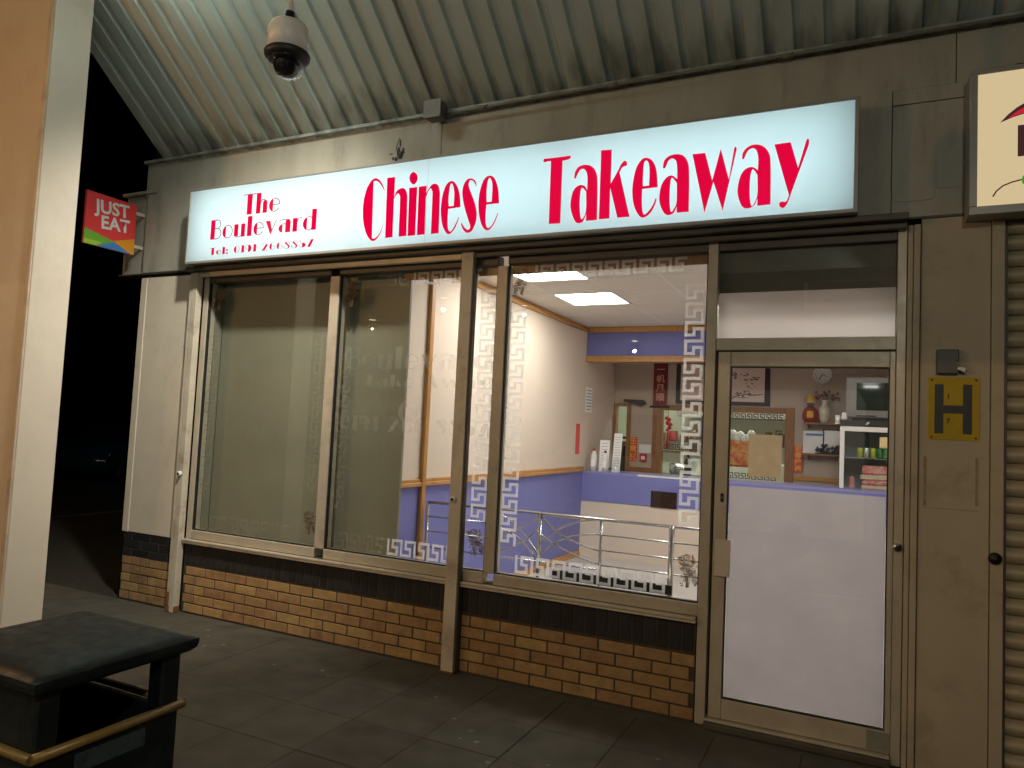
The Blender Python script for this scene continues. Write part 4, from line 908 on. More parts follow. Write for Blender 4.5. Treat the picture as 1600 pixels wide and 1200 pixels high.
lo.location = aim*.02; lo.rotation_euler = aim.to_track_quat('-Z', 'Y').to_euler()
# unseen van added behind the viewer to block the sodium lamp low down
VN = thing('added_shade_van', 'unseen white van added behind the viewer to shade the brick foot and paving', 'van', (2.2, -7.4, 0))
vp = mat('white_van_paint', (.5, .5, .5), .3)
vb = MB(); sec = [(-.15, .35), (-.15, 1.1), (.35, 1.25), (.95, 2.0), (1.4, 2.32), (4.75, 2.38), (4.85, 2.2), (4.85, .35)]
ringv = [[vb.bm.verts.new((.0 + u, yy, z)) for u, z in sec] for yy in (-8.3, -6.5)]
for i in range(len(sec)): vb.bm.faces.new((ringv[0][i], ringv[0][(i+1) % len(sec)], ringv[1][(i+1) % len(sec)], ringv[1][i]))
vb.bm.faces.new(ringv[0][::-1]); vb.bm.faces.new(ringv[1])
vb.build('body', vp, VN)
for xx in (.75, 3.9):
    for yy in (-8.22, -6.6): MB().lathe((xx, yy, .34), [(0, -.1), (.2, -.1), (.33, -.09), (.34, 0), (.33, .09), (.2, .1), (0, .1)], 20, axis=(0, 1, 0)).build('wheel', M['gasket'], VN)
MB().quad((.95, -6.496, 1.3), (2.0, -6.496, 1.3), (2.0, -6.496, 1.95), (1.3, -6.496, 1.95)).build('side_window', M['dark_glass'], VN)
MB().quad((.37, -8.1, 1.30), (.37, -6.7, 1.30), (.93, -6.8, 1.97), (.93, -8.0, 1.97)).build('windscreen', M['dark_glass'], VN)
# trodden gum on the paving
gs = MB(); rr = random.Random(77)
for i in range(60):
    x, y, r_ = rr.uniform(.2, 6), rr.uniform(-2.6, -.15), rr.uniform(.008, .018)
    gs.poly2([blob(x, y, r_, r_, 2000 + i, 9, .25)], (0, 0, .0014), (1, 0, 0), (0, 1, 0))
tag(gs.build('gum_spots', mat('trodden_gum', (.17, .16, .14), .8, var=.4, vscale=7), pav), kind='stuff')

# ================================================================ ROOM
XW, YB, YC = 1.43, 4.9, 6.2      # left wall, counter front, back wall
IW = M['iwall']
wl = tag(MB().box(XW - .12, XW, .205, YC, 1.13, 3.10).build('side_wall', IW), kind='structure')
box('dado_panel', XW - .12, XW + .001, .205, YC, 0, 1.129, M['blue'], wl, 0)
def rail_x(name, y0, y1, z, h, d, m, parent):   # moulded strip along the side wall
    b = MB(); b.box(XW + .0012, XW + d, y0, y1, z, z + h*.55, .004).box(XW + .0012, XW + d*.6, y0, y1, z + h*.55, z + h, .004); return b.build(name, m, parent)
rail_x('dado_rail', .21, 4.93, 1.115, .065, .03, M['wood'], wl)
rail_x('skirting', .21, YB, .0, .075, .022, M['wood'], wl)
rail_x('ceiling_trim', .21, YB, 2.985, .072, .03, M['wood'], wl)
box('cover_strip', XW + .002, XW + .036, .905, .965, .076, 2.984, M['wood'], wl, .004)
tag(MB().box(5.75, 5.87, .12, YC, 0, 3.1).build('side_wall', IW), kind='structure')
fl = struct('floor', XW, 5.75, .10, 9, -.05, 0.0, M['floor'])
bw = tag(MB().box(XW, 1.452, YC, YC + .1, 0, 2.75).box(1.452, 1.66, YC, YC + .1, 2.09, 2.75).box(1.66, 2.10, YC, YC + .1, 0, 2.75).box(2.10, 3.94, YC, YC + .1, 2.07, 2.75).box(2.10, 3.94, YC, YC + .1, 0, 1.07).box(3.94, 5.75, YC, YC + .1, 0, 2.75).build('rear_wall', mat('rear_wall_paint', (.45, .365, .30), .75, var=.05, vscale=1.5)), kind='structure')
cl2 = struct('counter_ceiling', XW, 5.75, 5.0, YC, 2.70, 2.75, IW)
# suspended ceiling: tiles in a 65 cm grid with the lights let into it
CZ = 3.06
ce = tag(MB().box(XW, 5.75, .12, YB + .1, CZ + .05, CZ + .06).build('ceiling', M['head']), kind='structure')
TP = .655
tx = [1.865 - TP + TP*k for k in range(0, 7)]; ty = [.63 + TP*k for k in range(-1, 7)]
lights = {(1, 2), (1, 4), (5, 2), (5, 4)}
til, _ = MB().box(-TP/2 + .012, TP/2 - .012, -TP/2 + .012, TP/2 - .012, 0, .012).mesh('ceiling_tile', M['tile'])
gm_ = MB()
for i, x in enumerate(tx):
    gm_.box(x - .012, x + .012, .12, YB + .08, CZ - .002, CZ + .02)
    for j, y in enumerate(ty):
        if (i, j) in lights: continue
        if x + TP < XW + .02 or x + TP > 5.9 and x > 5.6: continue
        a = x + TP/2
        if a - TP/2 < XW - .01:  # cut tile along the wall
            MB().box(XW + .002, x + TP - .012, y + .012, y + TP - .012, CZ, CZ + .012).build('ceiling_tile', M['tile'], ce); continue
        if y < .1 or y + TP > YB + .1:
            MB().box(x + .012, x + TP - .012, max(.12, y + .012), min(YB + .08, y + TP - .012), CZ, CZ + .012).build('ceiling_tile', M['tile'], ce); continue
        link_mesh('ceiling_tile', til, (a, y + TP/2, CZ + .006), ce)
for j, y in enumerate(ty):
    if .14 < y < YB + .08: gm_.box(XW, 5.75, y - .012, y + .012, CZ - .0015, CZ + .0195)
gm_.build('grid_bar', M['white'], ce)
LB = {(1, 2): 'ceiling light panel nearer the window', (1, 4): 'ceiling light panel nearer the counter', (5, 2): 'ceiling light panel inside above the door', (5, 4): 'ceiling light panel inside above the drinks fridge'}
for (i, j) in sorted(lights):
    x, y = tx[i], ty[j]
    t = thing('ceiling_light', 'square lit ' + LB[(i, j)], 'ceiling light', (x + TP/2, y + TP/2, CZ), 'lit panels in the shop ceiling')
    box('diffuser', x + .02, x + TP - .02, y + .02, y + TP - .02, CZ + .002, CZ + .008, M['panel_light'], t, 0)
    MB().box(x + .0125, x + TP - .0125, y + .0125, y + .0198, CZ - .001, CZ + .03).box(x + .0125, x + TP - .0125, y + TP - .0198, y + TP - .0125, CZ - .001, CZ + .03).box(x + .0125, x + .0198, y + .02, y + TP - .02, CZ - .001, CZ + .03).box(x + TP - .0198, x + TP - .0125, y + .02, y + TP - .02, CZ - .001, CZ + .03).build('frame', M['white'], t)
# bulkhead above the counter
bk = tag(MB().box(XW, 5.75, YB, YB + .10, 2.655, 3.09).build('bulkhead', M['blue']), kind='structure')
MB().box(XW, 5.75, YB - .022, YB + .12, 2.590, 2.640, .004).box(XW, 5.75, YB - .03, YB - .0005, 2.640, 2.668, .004).build('trim', M['wood'], bk)
MB().box(XW + .031, 5.75, YB - .03, YB - .0005, 2.985, 3.056, .004).build('ceiling_trim', M['wood'], bk)
sp, _ = MB().lathe((0, 0, 0), [(0, 0), (.045, 0), (.045, .006), (.035, .010)], 16).mesh('recess', M['white'])

# ---------------------------------------------------------------- counter
CT = thing('counter', 'serving counter with lilac blue front band over a cream panel', 'counter', (3.5, YB, 0))
box('lower_panel', XW + .003, 5.1, YB + .012, YB + .05, 0, .728, IW, CT, 0)
box('front_band', XW + .003, 5.1, YB, YB + .05, .73, 1.098, M['blue'], CT, .003)
box('worktop', XW + .003, 5.1, YB - .004, YB + .58, 1.0985, 1.125, mat('lilac_laminate', (.27, .27, .55), .3, var=.05), CT, .004)
box('top_edge', 2.2, 3.0, YB - .0065, YB - .004, 1.100, 1.124, M['white'], CT, .001)
hp_ = box('hatch_panel', 2.385, 2.72, YB - .008, YB - .0005, .722, .930, mat('dark_brown_panel', (.035, .018, .012), .25, var=.3), CT, .002)
box('lower_ledge', 3.9, 4.56, YB + .58, YB + .95, 1.02, 1.06, mat('lilac_laminate_low', (.27, .27, .55), .3), CT, .003)
box('carcass', XW + .003, 5.1, YB + .55, YB + .575, 0, 1.098, M['iwall'], CT, 0)

# bottles and menus at the left end of the counter
def bottle(x, y, h, r, cap, lab, cat='bottle'):
    t = thing('bottle', lab, cat, (x, y, 1.125), 'white bottles at the left end of the counter')
    z = 1.1255
    MB().lathe((x, y, z), [(0, 0), (r, 0), (r, h*.62), (r*.85, h*.74), (r*.4, h*.86), (r*.4, h*.9), (0, h*.9)], 18).build('body', M['white'], t)
    MB().lathe((x, y, z + h*.9), [(0, .0), (r*.46, 0), (r*.42, h*.1), (0, h*.1)], 14).build('cap', cap, t)
    box('label_band', x - r*.7, x + r*.7, y - r - .001, y - r + .012, z + h*.2, z + h*.5, M['paper'], t, 0)
bottle(1.565, 4.99, .30, .042, M['red_plastic'], 'short white bottle with a red cap nearest the side wall')
bottle(1.735, 4.95, .28, .036, M['black_paint'], 'slim white bottle with a dark cap beside the leaning menus')
def card(name, lab, x, y, w, h, lean, tw, m, lines=8, z=1.126, cat='menu', group=None):
    t = thing(name, lab, cat, (x, y, z), group)
    c, s_ = math.cos(R(tw)), math.sin(R(tw)); U = Vector((c, s_, 0)); V = Vector((s_*math.sin(R(lean)) * -1, math.sin(R(lean)), math.cos(R(lean))))
    N = U.cross(V)
    MB().obox(Vector((x, y, z)) + V*h/2, U*w/2, V*h/2, N*.0012).build('sheet', m, t)
    b = MB(); rr = random.Random(int(x*1000))
    for k in range(lines):
        L = rr.uniform(.5, .85)*w*.5; o = Vector((x, y, z)) + V*(h*(.9 - .8*k/lines)) + N*.0016
        b.quad(o - U*L - V*.002, o + U*L - V*.002, o + U*L + V*.002, o - U*L + V*.002)
    b.build('print_lines', M['ink'], t); return t
card('leaflet', 'white price leaflet leaning behind the bottles on the counter', 1.68, 5.06, .13, .42, 8, 10, M['paper'])
card('leaflet', 'taller white leaflet standing right of the bottles on the counter', 1.86, 5.03, .12, .52, 6, -8, M['paper'], 12)
MB_t = thing('plastic_jar', 'clear plastic jar on the counter in front of the taller leaflet', 'jar', (1.88, 4.95, 1.125))
MB().lathe((1.88, 4.95, 1.1255), [(0, 0), (.055, 0), (.055, .16), (.045, .19), (.045, .2)], 18).build('body', M['clear'], MB_t)

# papers on the side wall
def wall_sheet(name, lab, y, z, w, h, m, cat, lines=0):
    t = thing(name, lab, cat, (XW, y, z))
    box('sheet', XW + .0015, XW + .003, y - w/2, y + w/2, z - h/2, z + h/2, m, t, 0)
    if lines:
        b = MB(); rr = random.Random(5)
        for k in range(lines):
            zz = z + h*(.38 - .76*k/(lines - 1)); L = w*rr.uniform(.25, .42)
            b.quad((XW + .0036, y - L, zz - .006), (XW + .0036, y + L, zz - .006), (XW + .0036, y + L, zz + .006), (XW + .0036, y - L, zz + .006))
        b.build('print_lines', mat('grey_print', (.2, .2, .2), .7), t)
wall_sheet('notice', 'white printed notice taped to the cream side wall by the counter', 5.06, 2.08, .26, .34, M['paper'], 'notice', 7)
wall_sheet('red_paper_strip', 'plain bright red paper strip on the side wall above the dado rail', 4.69, 1.545, .15, .40, mat('plain_red_paper', (.72, .06, .06), .6), 'paper strip')

# ---------------------------------------------------------------- behind the counter
DF = thing('kitchen_doorway', 'narrow wood framed kitchen doorway beside the side wall', 'doorway', (1.56, YC, 0))
MB().box(1.435, 1.472, YC - .025, YC + .11, 0, 2.10, .004).box(1.640, 1.70, YC - .025, YC + .11, 0, 2.10, .004).box(1.472, 1.640, YC - .025, YC + .11, 2.055, 2.10, .003).build('door_frame', M['wood_dark'], DF)
dv = thing('door_closer', 'small dark door closer above the kitchen doorway', 'door closer', (1.75, YC - .05, 2.14))
MB().poly2([[(1.60, 2.16), (1.90, 2.15), (1.94, 2.10), (1.86, 2.06), (1.60, 2.12)]], (0, YC - .08, 0), (1, 0, 0), (0, 0, 1), .06).build('body', M['dark_metal'], dv)
HT = thing('serving_hatch', 'wood framed serving hatch with key-pattern glass onto the bright kitchen', 'hatch', (3.02, YC, 1.07))
WD = M['wood_dark']
MB().box(2.035, 2.175, YC - .02, YC + .1, .95, 2.09, .004).build('frame_post', WD, HT)
MB().box(3.868, 3.985, YC - .02, YC + .1, .95, 2.10, .004).build('frame_post', WD, HT)
MB().box(2.1755, 3.8675, YC - .021, YC + .1, 2.015, 2.095, .004).build('frame_head', WD, HT)
MB().box(2.1755, 3.8675, YC - .021, YC + .1, 1.045, 1.075, .004).build('frame_sill', WD, HT)
MB().box(2.98, 3.04, YC - .015, YC + .1, 1.0755, 2.0145, .004).build('frame_post', WD, HT)
MB().box(2.1755, 2.9795, YC - .012, YC + .08, 1.40, 1.43, .003).build('cross_bar', WD, HT)
hg = box('pane', 2.176, 3.867, YC + .05, YC + .056, 1.08, 2.014, M['glass'], HT, 0)
kb = MB()
yk = YC + .048
key_strip(kb, 3.745, 1.78, 7, .075, .085, .014, y=yk); key_strip(kb, 3.10, 1.10, 8, .07, .085, .012, True, y=yk); key_strip(kb, 3.08, 1.93, 9, .07, .085, .012, True, y=yk); key_strip(kb, 2.20, 1.45, 7, .07, .085, .012, True, y=yk)
kb.build('key_border', mat('dark_key_print', (.05, .06, .05), .6), hg)
# dado behind the counter
box('dado_rail', 3.99, 5.7, YC - .025, YC - .0005, 1.13, 1.19, M['wood'], bw, .004)
box('dado_rail', 1.70, 2.034, YC - .025, YC - .0005, 1.09, 1.16, M['wood_dark'], bw, .004)

def strip(lab, chars, x, z, w, h, y, size):
    t = thing('red_paper_scroll', lab, 'paper strip', (x, y, z), 'red strips with gold characters')
    p = box('sheet', x - w/2, x + w/2, y - .003, y - .001, z - h/2, z + h/2, M['red_paper'], t, 0)
    for k, c in enumerate(chars):
        text(c, size, (x, y - .0036, z + h/2 - h*(k + .5)/len(chars)), (1, 0, 0), (0, 0, 1), M['gold_ink'], p, 'character', .0025)
strip('red strip with gold characters by the fire alarm box', '生意興', 1.75, 1.42, .125, .36, YC, .115)
strip('red strip with gold characters right of the serving hatch', '迎春接福', 4.04, 1.415, .11, .36, YC - .028, .085)
AB = thing('fire_alarm', 'small red fire alarm call point with a white plate above', 'fire alarm', (1.91, YC, 1.3))
box('case', 1.862, 1.965, YC - .04, YC - .001, 1.245, 1.360, M['red_plastic'], AB, .006)
box('window', 1.885, 1.942, YC - .042, YC - .0405, 1.28, 1.33, M['white'], AB, 0)
box('back_plate', 1.84, 2.02, YC - .006, YC - .001, 1.375, 1.50, M['white'], AB, .002)

# hanging banner
BNN = thing('hanging_banner', 'dark red hanging banner with four characters above the hatch', 'banner', (2.13, YC - .03, 2.05))
bnm = mat('dark_red_cloth', (.16, .015, .02), .8, var=.2, vscale=14)
bp_ = box('cloth', 2.03, 2.24, YC - .032, YC - .028, 2.07, 2.69, bnm, BNN, 0)
for k, c in enumerate('一帆風順'):
    text(c, .125, (2.135, YC - .0328, 2.60 - k*.135), (1, 0, 0), (0, 0, 1), mat('pale_gold_thread', (.6, .3, .2), .6) if k == 0 else bpy.data.materials['pale_gold_thread'], bp_, 'character', .002)
MB().tube([(1.99, YC - .03, 2.06), (2.28, YC - .03, 2.06)], .014, 8).build('rod', M['black_paint'], BNN)
MB().tube([(2.02, YC - .03, 2.695), (2.25, YC - .03, 2.695)], .010, 8).build('rod', M['black_paint'], BNN)
# tassel charm hanging in the hatch
TS = thing('lucky_charm', 'red knotted lucky charm with tassel hanging in the hatch', 'ornament', (2.26, YC - .03, 1.5))
MB().tube([(2.27, YC - .035, 2.05), (2.27, YC - .035, 1.92)], .004, 5).build('cord', M['red_plastic'], TS)
fm = MB()
for (a, b, r_) in ((2.25, 1.90, .03), (2.28, 1.88, .035), (2.27, 1.83, .04), (2.30, 1.81, .035), (2.29, 1.76, .032), (2.26, 1.73, .022)): fm.lathe((a, YC - .04, b), [(0, -r_), (r_*.8, -r_*.6), (r_, 0), (r_*.8, r_*.6), (0, r_)], 10)
fm.build('knot', M['red_plastic'], TS)
MB().tube([(2.27, YC - .035, 1.72), (2.268, YC - .035, 1.66), (2.265, YC - .035, 1.46)], [.010, .014, .018], 8).build('tassel', M['red_plastic'], TS)

# framed picture
PC = thing('framed_picture', 'black framed blossom painting on the wall above the hatch', 'picture', (3.0, YC, 2.4))
px0, px1, pz0, pz1 = 2.365, 3.66, 2.115, 2.73
MB().box(px0, px1, YC - .035, YC - .001, pz0, pz0 + .05, .004).box(px0, px1, YC - .035, YC - .001, pz1 - .04, pz1, .004).box(px0, px0 + .06, YC - .035, YC - .001, pz0 + .05, pz1 - .04, .004).box(px1 - .07, px1, YC - .035, YC - .001, pz0 + .05, pz1 - .04, .004).build('frame', M['black_paint'], PC)
cv = box('canvas', px0 + .061, px1 - .071, YC - .02, YC - .002, pz0 + .051, pz1 - .041, mat('pink_silk', (.68, .52, .46), .7), PC, 0)
pt = MB(); rr = random.Random(3); k = 0
ink_m = mat('brush_ink', (.07, .06, .05), .7); 
def brush(pts, t, m=None):
    global k
    pt.poly2([ribbon(pts, t)], (0, YC - .0205 - k*.00008, 0), (1, 0, 0), (0, 0, 1)); k += 1
brush([(3.12, 2.18), (3.22, 2.25), (3.34, 2.27), (3.45, 2.26), (3.57, 2.275)], .012); brush([(3.15, 2.24), (3.25, 2.225), (3.38, 2.22)], .007); brush([(3.34, 2.44), (3.37, 2.38), (3.42, 2.34)], .006)
for i in range(60):
    cx_, cz_ = rr.choice(((3.22, 2.29), (3.36, 2.30), (3.43, 2.27), (3.30, 2.55), (3.38, 2.47), (3.46, 2.49), (3.41, 2.40), (3.26, 2.25)))
    pt.poly2([blob(cx_ + rr.uniform(-.06, .06), cz_ + rr.uniform(-.022, .022), rr.uniform(.006, .02), rr.uniform(.004, .01), 900 + i, 7, .4)], (0, YC - .0205 - k*.00008, 0), (1, 0, 0), (0, 0, 1)); k += 1
pt.build('brushwork', ink_m, cv)
fm = MB()
for i in range(14): fm.poly2([blob(3.13 + rr.uniform(-.05, .07), 2.53 + rr.uniform(-.05, .05), rr.uniform(.012, .03), rr.uniform(.01, .02), 700 + i, 8, .4)], (0, YC - .0212 - i*.0001, 0), (1, 0, 0), (0, 0, 1))
fm.build('leaf_print', mat('painted_leaf', (.12, .16, .12), .7), cv)
fm = MB()
for i in range(6): fm.poly2([blob(3.10 + rr.uniform(-.03, .04), 2.60 + rr.uniform(-.03, .03), .018, .016, 760 + i, 8, .3)], (0, YC - .0232 - i*.0001, 0), (1, 0, 0), (0, 0, 1))
fm.build('blossom_print', mat('painted_blossom', (.6, .12, .08), .7), cv)

# yellowed paper and red bag on the hatch counter side
YP = thing('paper_sheet', 'large yellowed paper sheet taped inside the serving hatch', 'paper', (3.61, YC - .04, 1.13))
MB().box(3.40, 3.835, YC - .024, YC - .0225, 1.14, 1.72).build('sheet', mat('yellowed_paper', (.62, .47, .27), .8, var=.12, vscale=7), YP)
RB = thing('red_bag', 'red bag with gold dragon scrolls behind the hatch glass', 'bag', (3.2, YC + .2, 1.1))
bgm = MB().box(3.06, 3.42, YC + .15, YC + .28, 1.25, 1.62, .03); bgb = bgm.build('bag', mat('red_gold_print', (.55, .05, .03), .5, col2=(.75, .42, .1), vscale=7), RB)
wb = MB(); rr = random.Random(8)
for i in range(7): wb.lathe((3.1 + i*.05, YC + .21, 1.66 + rr.uniform(-.02, .05)), [(0, -.06), (.05, -.03), (.06, .02), (.03, .06), (0, .07)], 9)
wb.build('white_packets', M['white'], RB)

# clock
CK = thing('wall_clock', 'round white wall clock above the shelves', 'clock', (4.32, YC, 2.56))
MB().lathe((4.32, YC - .001, 2.56), [(.0, .0), (.118, 0), (.118, .03), (.106, .036), (.104, .026), (.0, .026)], 32, axis=(0, -1, 0)).build('case', M['white'], CK)
hm = MB(); hm.poly2([ribbon([(4.32, 2.56), (4.375, 2.53)], .008)], (0, YC - .031, 0), (1, 0, 0), (0, 0, 1)); hm.poly2([ribbon([(4.32, 2.56), (4.285, 2.49)], .010)], (0, YC - .0315, 0), (1, 0, 0), (0, 0, 1))
for i in range(12): a = R(30*i); hm.poly2([ribbon([(4.32 + .08*math.sin(a), 2.56 + .08*math.cos(a)), (4.32 + .094*math.sin(a), 2.56 + .094*math.cos(a))], .006)], (0, YC - .0305, 0), (1, 0, 0), (0, 0, 1))
hm.build('hands', M['ink'], CK)

# shelves with ornaments
def shelf(lab, z):
    t = thing('wall_shelf', lab, 'shelf', (4.33, YC - .1, z), 'small wall shelves behind the counter')
    box('board', 4.11, 4.56, YC - .20, YC - .001, z, z + .025, M['wood_dark'], t, .003)
    for xx in (4.16, 4.51): MB().box(xx - .012, xx + .012, YC - .15, YC - .002, z - .06, z - .0005, .003).build('bracket', M['wood_dark'], t)
shelf('upper wall shelf with the vase and the figurine', 1.885); shelf('lower wall shelf with papers and a dark tray', 1.475)
FG = thing('figurine', 'red robed ornament with a gold hat and black beard on the shelf', 'figurine', (4.19, YC - .1, 1.91))
fx, fy, fz = 4.19, YC - .10, 1.9105
MB().lathe((fx, fy, fz), [(0, 0), (.075, 0), (.10, .05), (.105, .11), (.085, .17), (.05, .205), (0, .21)], 24).build('robe', mat('red_glaze', (.32, .02, .02), .25, var=.3, vscale=20), FG)
MB().lathe((fx, fy, fz + .20), [(0, 0), (.05, .015), (.066, .055), (.06, .10), (0, .12)], 20).build('face', mat('skin_glaze', (.6, .36, .22), .35), FG)
MB().lathe((fx, fy, fz + .29), [(.078, 0), (.08, .012), (.062, .03), (.055, .06), (.03, .082), (0, .086)], 20).build('hat', mat('gold_glaze', (.62, .38, .06), .3, metal=.4), FG)
MB().obox((fx, fy - .061, fz + .245), (.045, 0, 0), (0, .006, 0), (0, 0, .010), .003).obox((fx, fy - .058, fz + .212), (.035, 0, 0), (0, .01, 0), (0, 0, .018), .004).build('beard', M['black_paint'], FG)
MB().box(fx - .04, fx + .04, fy - .108, fy - .09, fz + .06, fz + .15, .004).build('gold_panel', bpy.data.materials['gold_glaze'], FG)
VS = thing('vase', 'pale glazed vase holding dark red flowers on the shelf', 'vase', (4.36, YC - .1, 1.91))
MB().lathe((4.36, YC - .1, 1.9105), [(0, 0), (.05, 0), (.055, .03), (.075, .12), (.07, .19), (.04, .22), (.035, .27), (.05, .30), (.04, .30), (.03, .27)], 24).build('body', mat('pale_glaze', (.62, .56, .45), .3, var=.15, vscale=18, dirt=((.2, .14, .1), .6, 30)), VS)
fl_ = MB(); rr = random.Random(12)
for i in range(38):
    a, b, c = rr.uniform(-.13, .17), rr.uniform(-.05, .05), rr.uniform(-.04, .06); r_ = rr.uniform(.010, .022)
    fl_.lathe((4.37 + a, YC - .1 + b, 2.28 + c - abs(a)*.2), [(0, -r_), (r_, 0), (0, r_)], 6)
fl_.build('flowers', mat('dried_red_flowers', (.22, .035, .04), .8, var=.4, vscale=40), VS)
stm = MB()
for i in range(12): stm.tube([(4.36, YC - .1, 2.18), (4.36 + rr.uniform(-.12, .15), YC - .1 + rr.uniform(-.04, .04), 2.29)], .002, 4)
stm.build('stems', mat('dry_stem', (.08, .06, .03), .8), VS)
LP_ = thing('leaning_paper', 'white paper with a blue heading propped on the lower shelf', 'paper', (4.2, YC - .05, 1.5))
MB().box(4.10, 4.36, YC - .035, YC - .033, 1.501, 1.80).build('sheet', M['paper'], LP_)
MB().box(4.13, 4.34, YC - .0365, YC - .0352, 1.735, 1.765).build('heading', mat('blue_print', (.12, .22, .5), .6), LP_)
LF = thing('certificate', 'black framed certificate propped on the lower shelf', 'certificate', (4.46, YC - .06, 1.5))
MB().box(4.345, 4.575, YC - .075, YC - .05, 1.501, 1.83, .003).build('frame', M['black_paint'], LF)
MB().box(4.362, 4.558, YC - .0765, YC - .0752, 1.52, 1.812).build('sheet', M['paper'], LF)
TR = thing('dark_tray', 'dark green leafy tray in front of the certificate', 'tray', (4.4, YC - .12, 1.5))
tb = MB(); rr = random.Random(4)
for i in range(46):
    u = rr.random(); a = 4.27 + .3*u; c = 1.515 + rr.uniform(0, .10)*(1 - .3*abs(u - .5)); r_ = rr.uniform(.014, .028)
    tb.lathe((a, YC - .14 + rr.uniform(-.03, .03), c + .012), [(0, -r_), (r_, 0), (0, r_)], 6)
tb.build('bundle', mat('dark_green_wrap', (.02, .045, .045), .3, var=.5, vscale=40), TR)
MB().box(4.26, 4.58, YC - .19, YC - .09, 1.5008, 1.512, .003).build('tray', M['black_paint'], TR)

# drinks fridge with television on it
FX0, FX1, FY0, FY1 = 4.575, 5.16, 5.20, 5.75
FR = thing('drinks_fridge', 'white framed glass door drinks fridge at the end of the counter', 'fridge', (4.87, 5.5, 1.0))
FWm = M['white']
MB().box(FX0, FX1, FY1 - .03, FY1, .60, 1.86).box(FX0, FX0 + .03, FY0 + .04, FY1 - .03, .60, 1.86, .003).box(FX1 - .03, FX1, FY0 + .04, FY1 - .03, .60, 1.86, .003).box(FX0 + .03, FX1 - .03, FY0 + .04, FY1 - .03, .60, .66).box(FX0 + .03, FX1 - .03, FY0 + .04, FY1 - .03, 1.83, 1.86).build('cabinet', mat('fridge_lining', (.3, .3, .3), .4), FR)
MB().box(FX0 - .002, FX1 + .002, FY0 - .004, FY1, 1.861, 1.935, .004).build('top_panel', M['black_paint'], FR)
MB().lathe((4.87, FY0 - .0045, 1.90), [(0, .0), (.028, 0), (.026, .003), (0, .004)], 16, axis=(0, -1, 0), sy=.5).build('badge', M['steel'], FR)
dr = MB().box(FX0, FX0 + .05, FY0, FY0 + .038, .62, 1.858, .004).box(FX1 - .05, FX1, FY0, FY0 + .038, .62, 1.858, .004).box(FX0 + .05, FX1 - .05, FY0, FY0 + .038, 1.80, 1.858, .004).box(FX0 + .05, FX1 - .05, FY0, FY0 + .038, .62, .70, .004).build('door', FWm, FR)
box('pane', FX0 + .051, FX1 - .051, FY0 + .012, FY0 + .018, .701, 1.799, M['glass'], dr, 0)
MB().box(5.0, 5.09, FY0 - .002, FY0 + .004, 1.62, 1.745).build('yellow_note', mat('yellow_note', (.72, .58, .3), .8), dr)
for z in (1.10, 1.48): box('wire_shelf', FX0 + .032, FX1 - .032, FY0 + .06, FY1 - .04, z, z + .010, M['steel'], FR, 0)
can_cols = {'green': mat('green_can', (.02, .22, .04), .3, metal=.3), 'lime': mat('lime_can', (.35, .4, .03), .3, metal=.3), 'silver': mat('silver_can', (.5, .52, .5), .3, metal=.6)}
cm = {c: MB().lathe((0, 0, 0), [(0, 0), (.026, 0), (.032, .008), (.032, .112), (.026, .12), (0, .12)], 16).mesh('can', m)[0] for c, m in can_cols.items()}
seq = ['lime', 'green', 'silver', 'lime', 'green', 'green', 'green', 'green']
xs_ = [4.795 + .045*0 + .071*i for i in range(5)] 
for i, xx in enumerate(xs_[:5]):
    col = ['lime', 'silver', 'lime', 'green', 'green'][i]
    o = link_mesh('drink_can', cm[col], (xx, FY0 + .115, 1.5505), None)
    tag(o, ['yellow green drink can at the left of the fridge shelf', 'silver drink can second from left in the fridge', 'yellow green drink can in the middle of the fridge shelf', 'dark green drink can beside the yellow green one in the fridge', 'dark green drink can at the right end of the fridge shelf'][i], 'can', 'cans on the fridge shelf')
def packet(lab, x0, x1, z0, z1, m):
    o = box('food_packet', x0, x1, FY0 + .075, FY0 + .22, z0, z1, m, None, .02); tag(o, lab, 'packet', 'food packets in the fridge')
pinkm = mat('pink_packet', (.55, .12, .12), .45, col2=(.7, .4, .35), vscale=14); crm = mat('cream_packet', (.6, .48, .36), .5, var=.2, vscale=20)
packet('pink wrapped packet on the cream box in the fridge', 4.82, 5.1, 1.295, 1.40, pinkm)
packet('upper cream packet in the fridge', 4.80, 5.1, 1.225, 1.294, crm)
packet('pink packet between the two cream ones in the fridge', 4.82, 5.1, 1.17, 1.224, pinkm)
packet('lowest cream packet on the bottom fridge shelf', 4.81, 5.1, 1.111, 1.169, crm)
packet('small pink packet at the left of the bottom fridge shelf', 4.68, 4.74, 1.111, 1.26, pinkm)
TV = thing('television', 'old grey box television on top of the drinks fridge', 'television', (4.9, 5.5, 1.94))
tv0, tv1, tvz0, tvz1, tvy = 4.625, 5.20, 1.965, 2.46, 5.32
MB().box(tv0, tv1, tvy, tvy + .10, tvz0, tvz1, .015).build('bezel', mat('grey_tv_plastic', (.22, .21, .2), .45, var=.05), TV)
tvb = MB(); a = [(tv0 + .03, tvz0 + .03), (tv1 - .03, tvz0 + .03), (tv1 - .03, tvz1 - .03), (tv0 + .03, tvz1 - .03)]
tvb.obox(((tv0 + tv1)/2, tvy + .22, (tvz0 + tvz1)/2), (.20, 0, 0), (0, .12, 0), (0, 0, .17), .03); tvb.build('tube_housing', bpy.data.materials['grey_tv_plastic'], TV)
scn = MB(); gN = 10; rows = []
for i in range(gN + 1):
    row = []
    for j in range(gN + 1):
        u, v = i/gN*2 - 1, j/gN*2 - 1
        row.append(scn.bm.verts.new((4.945 + u*.20, tvy - .004 - .014*(1 - (u*u + v*v)/2), 2.225 + v*.165)))
    rows.append(row)
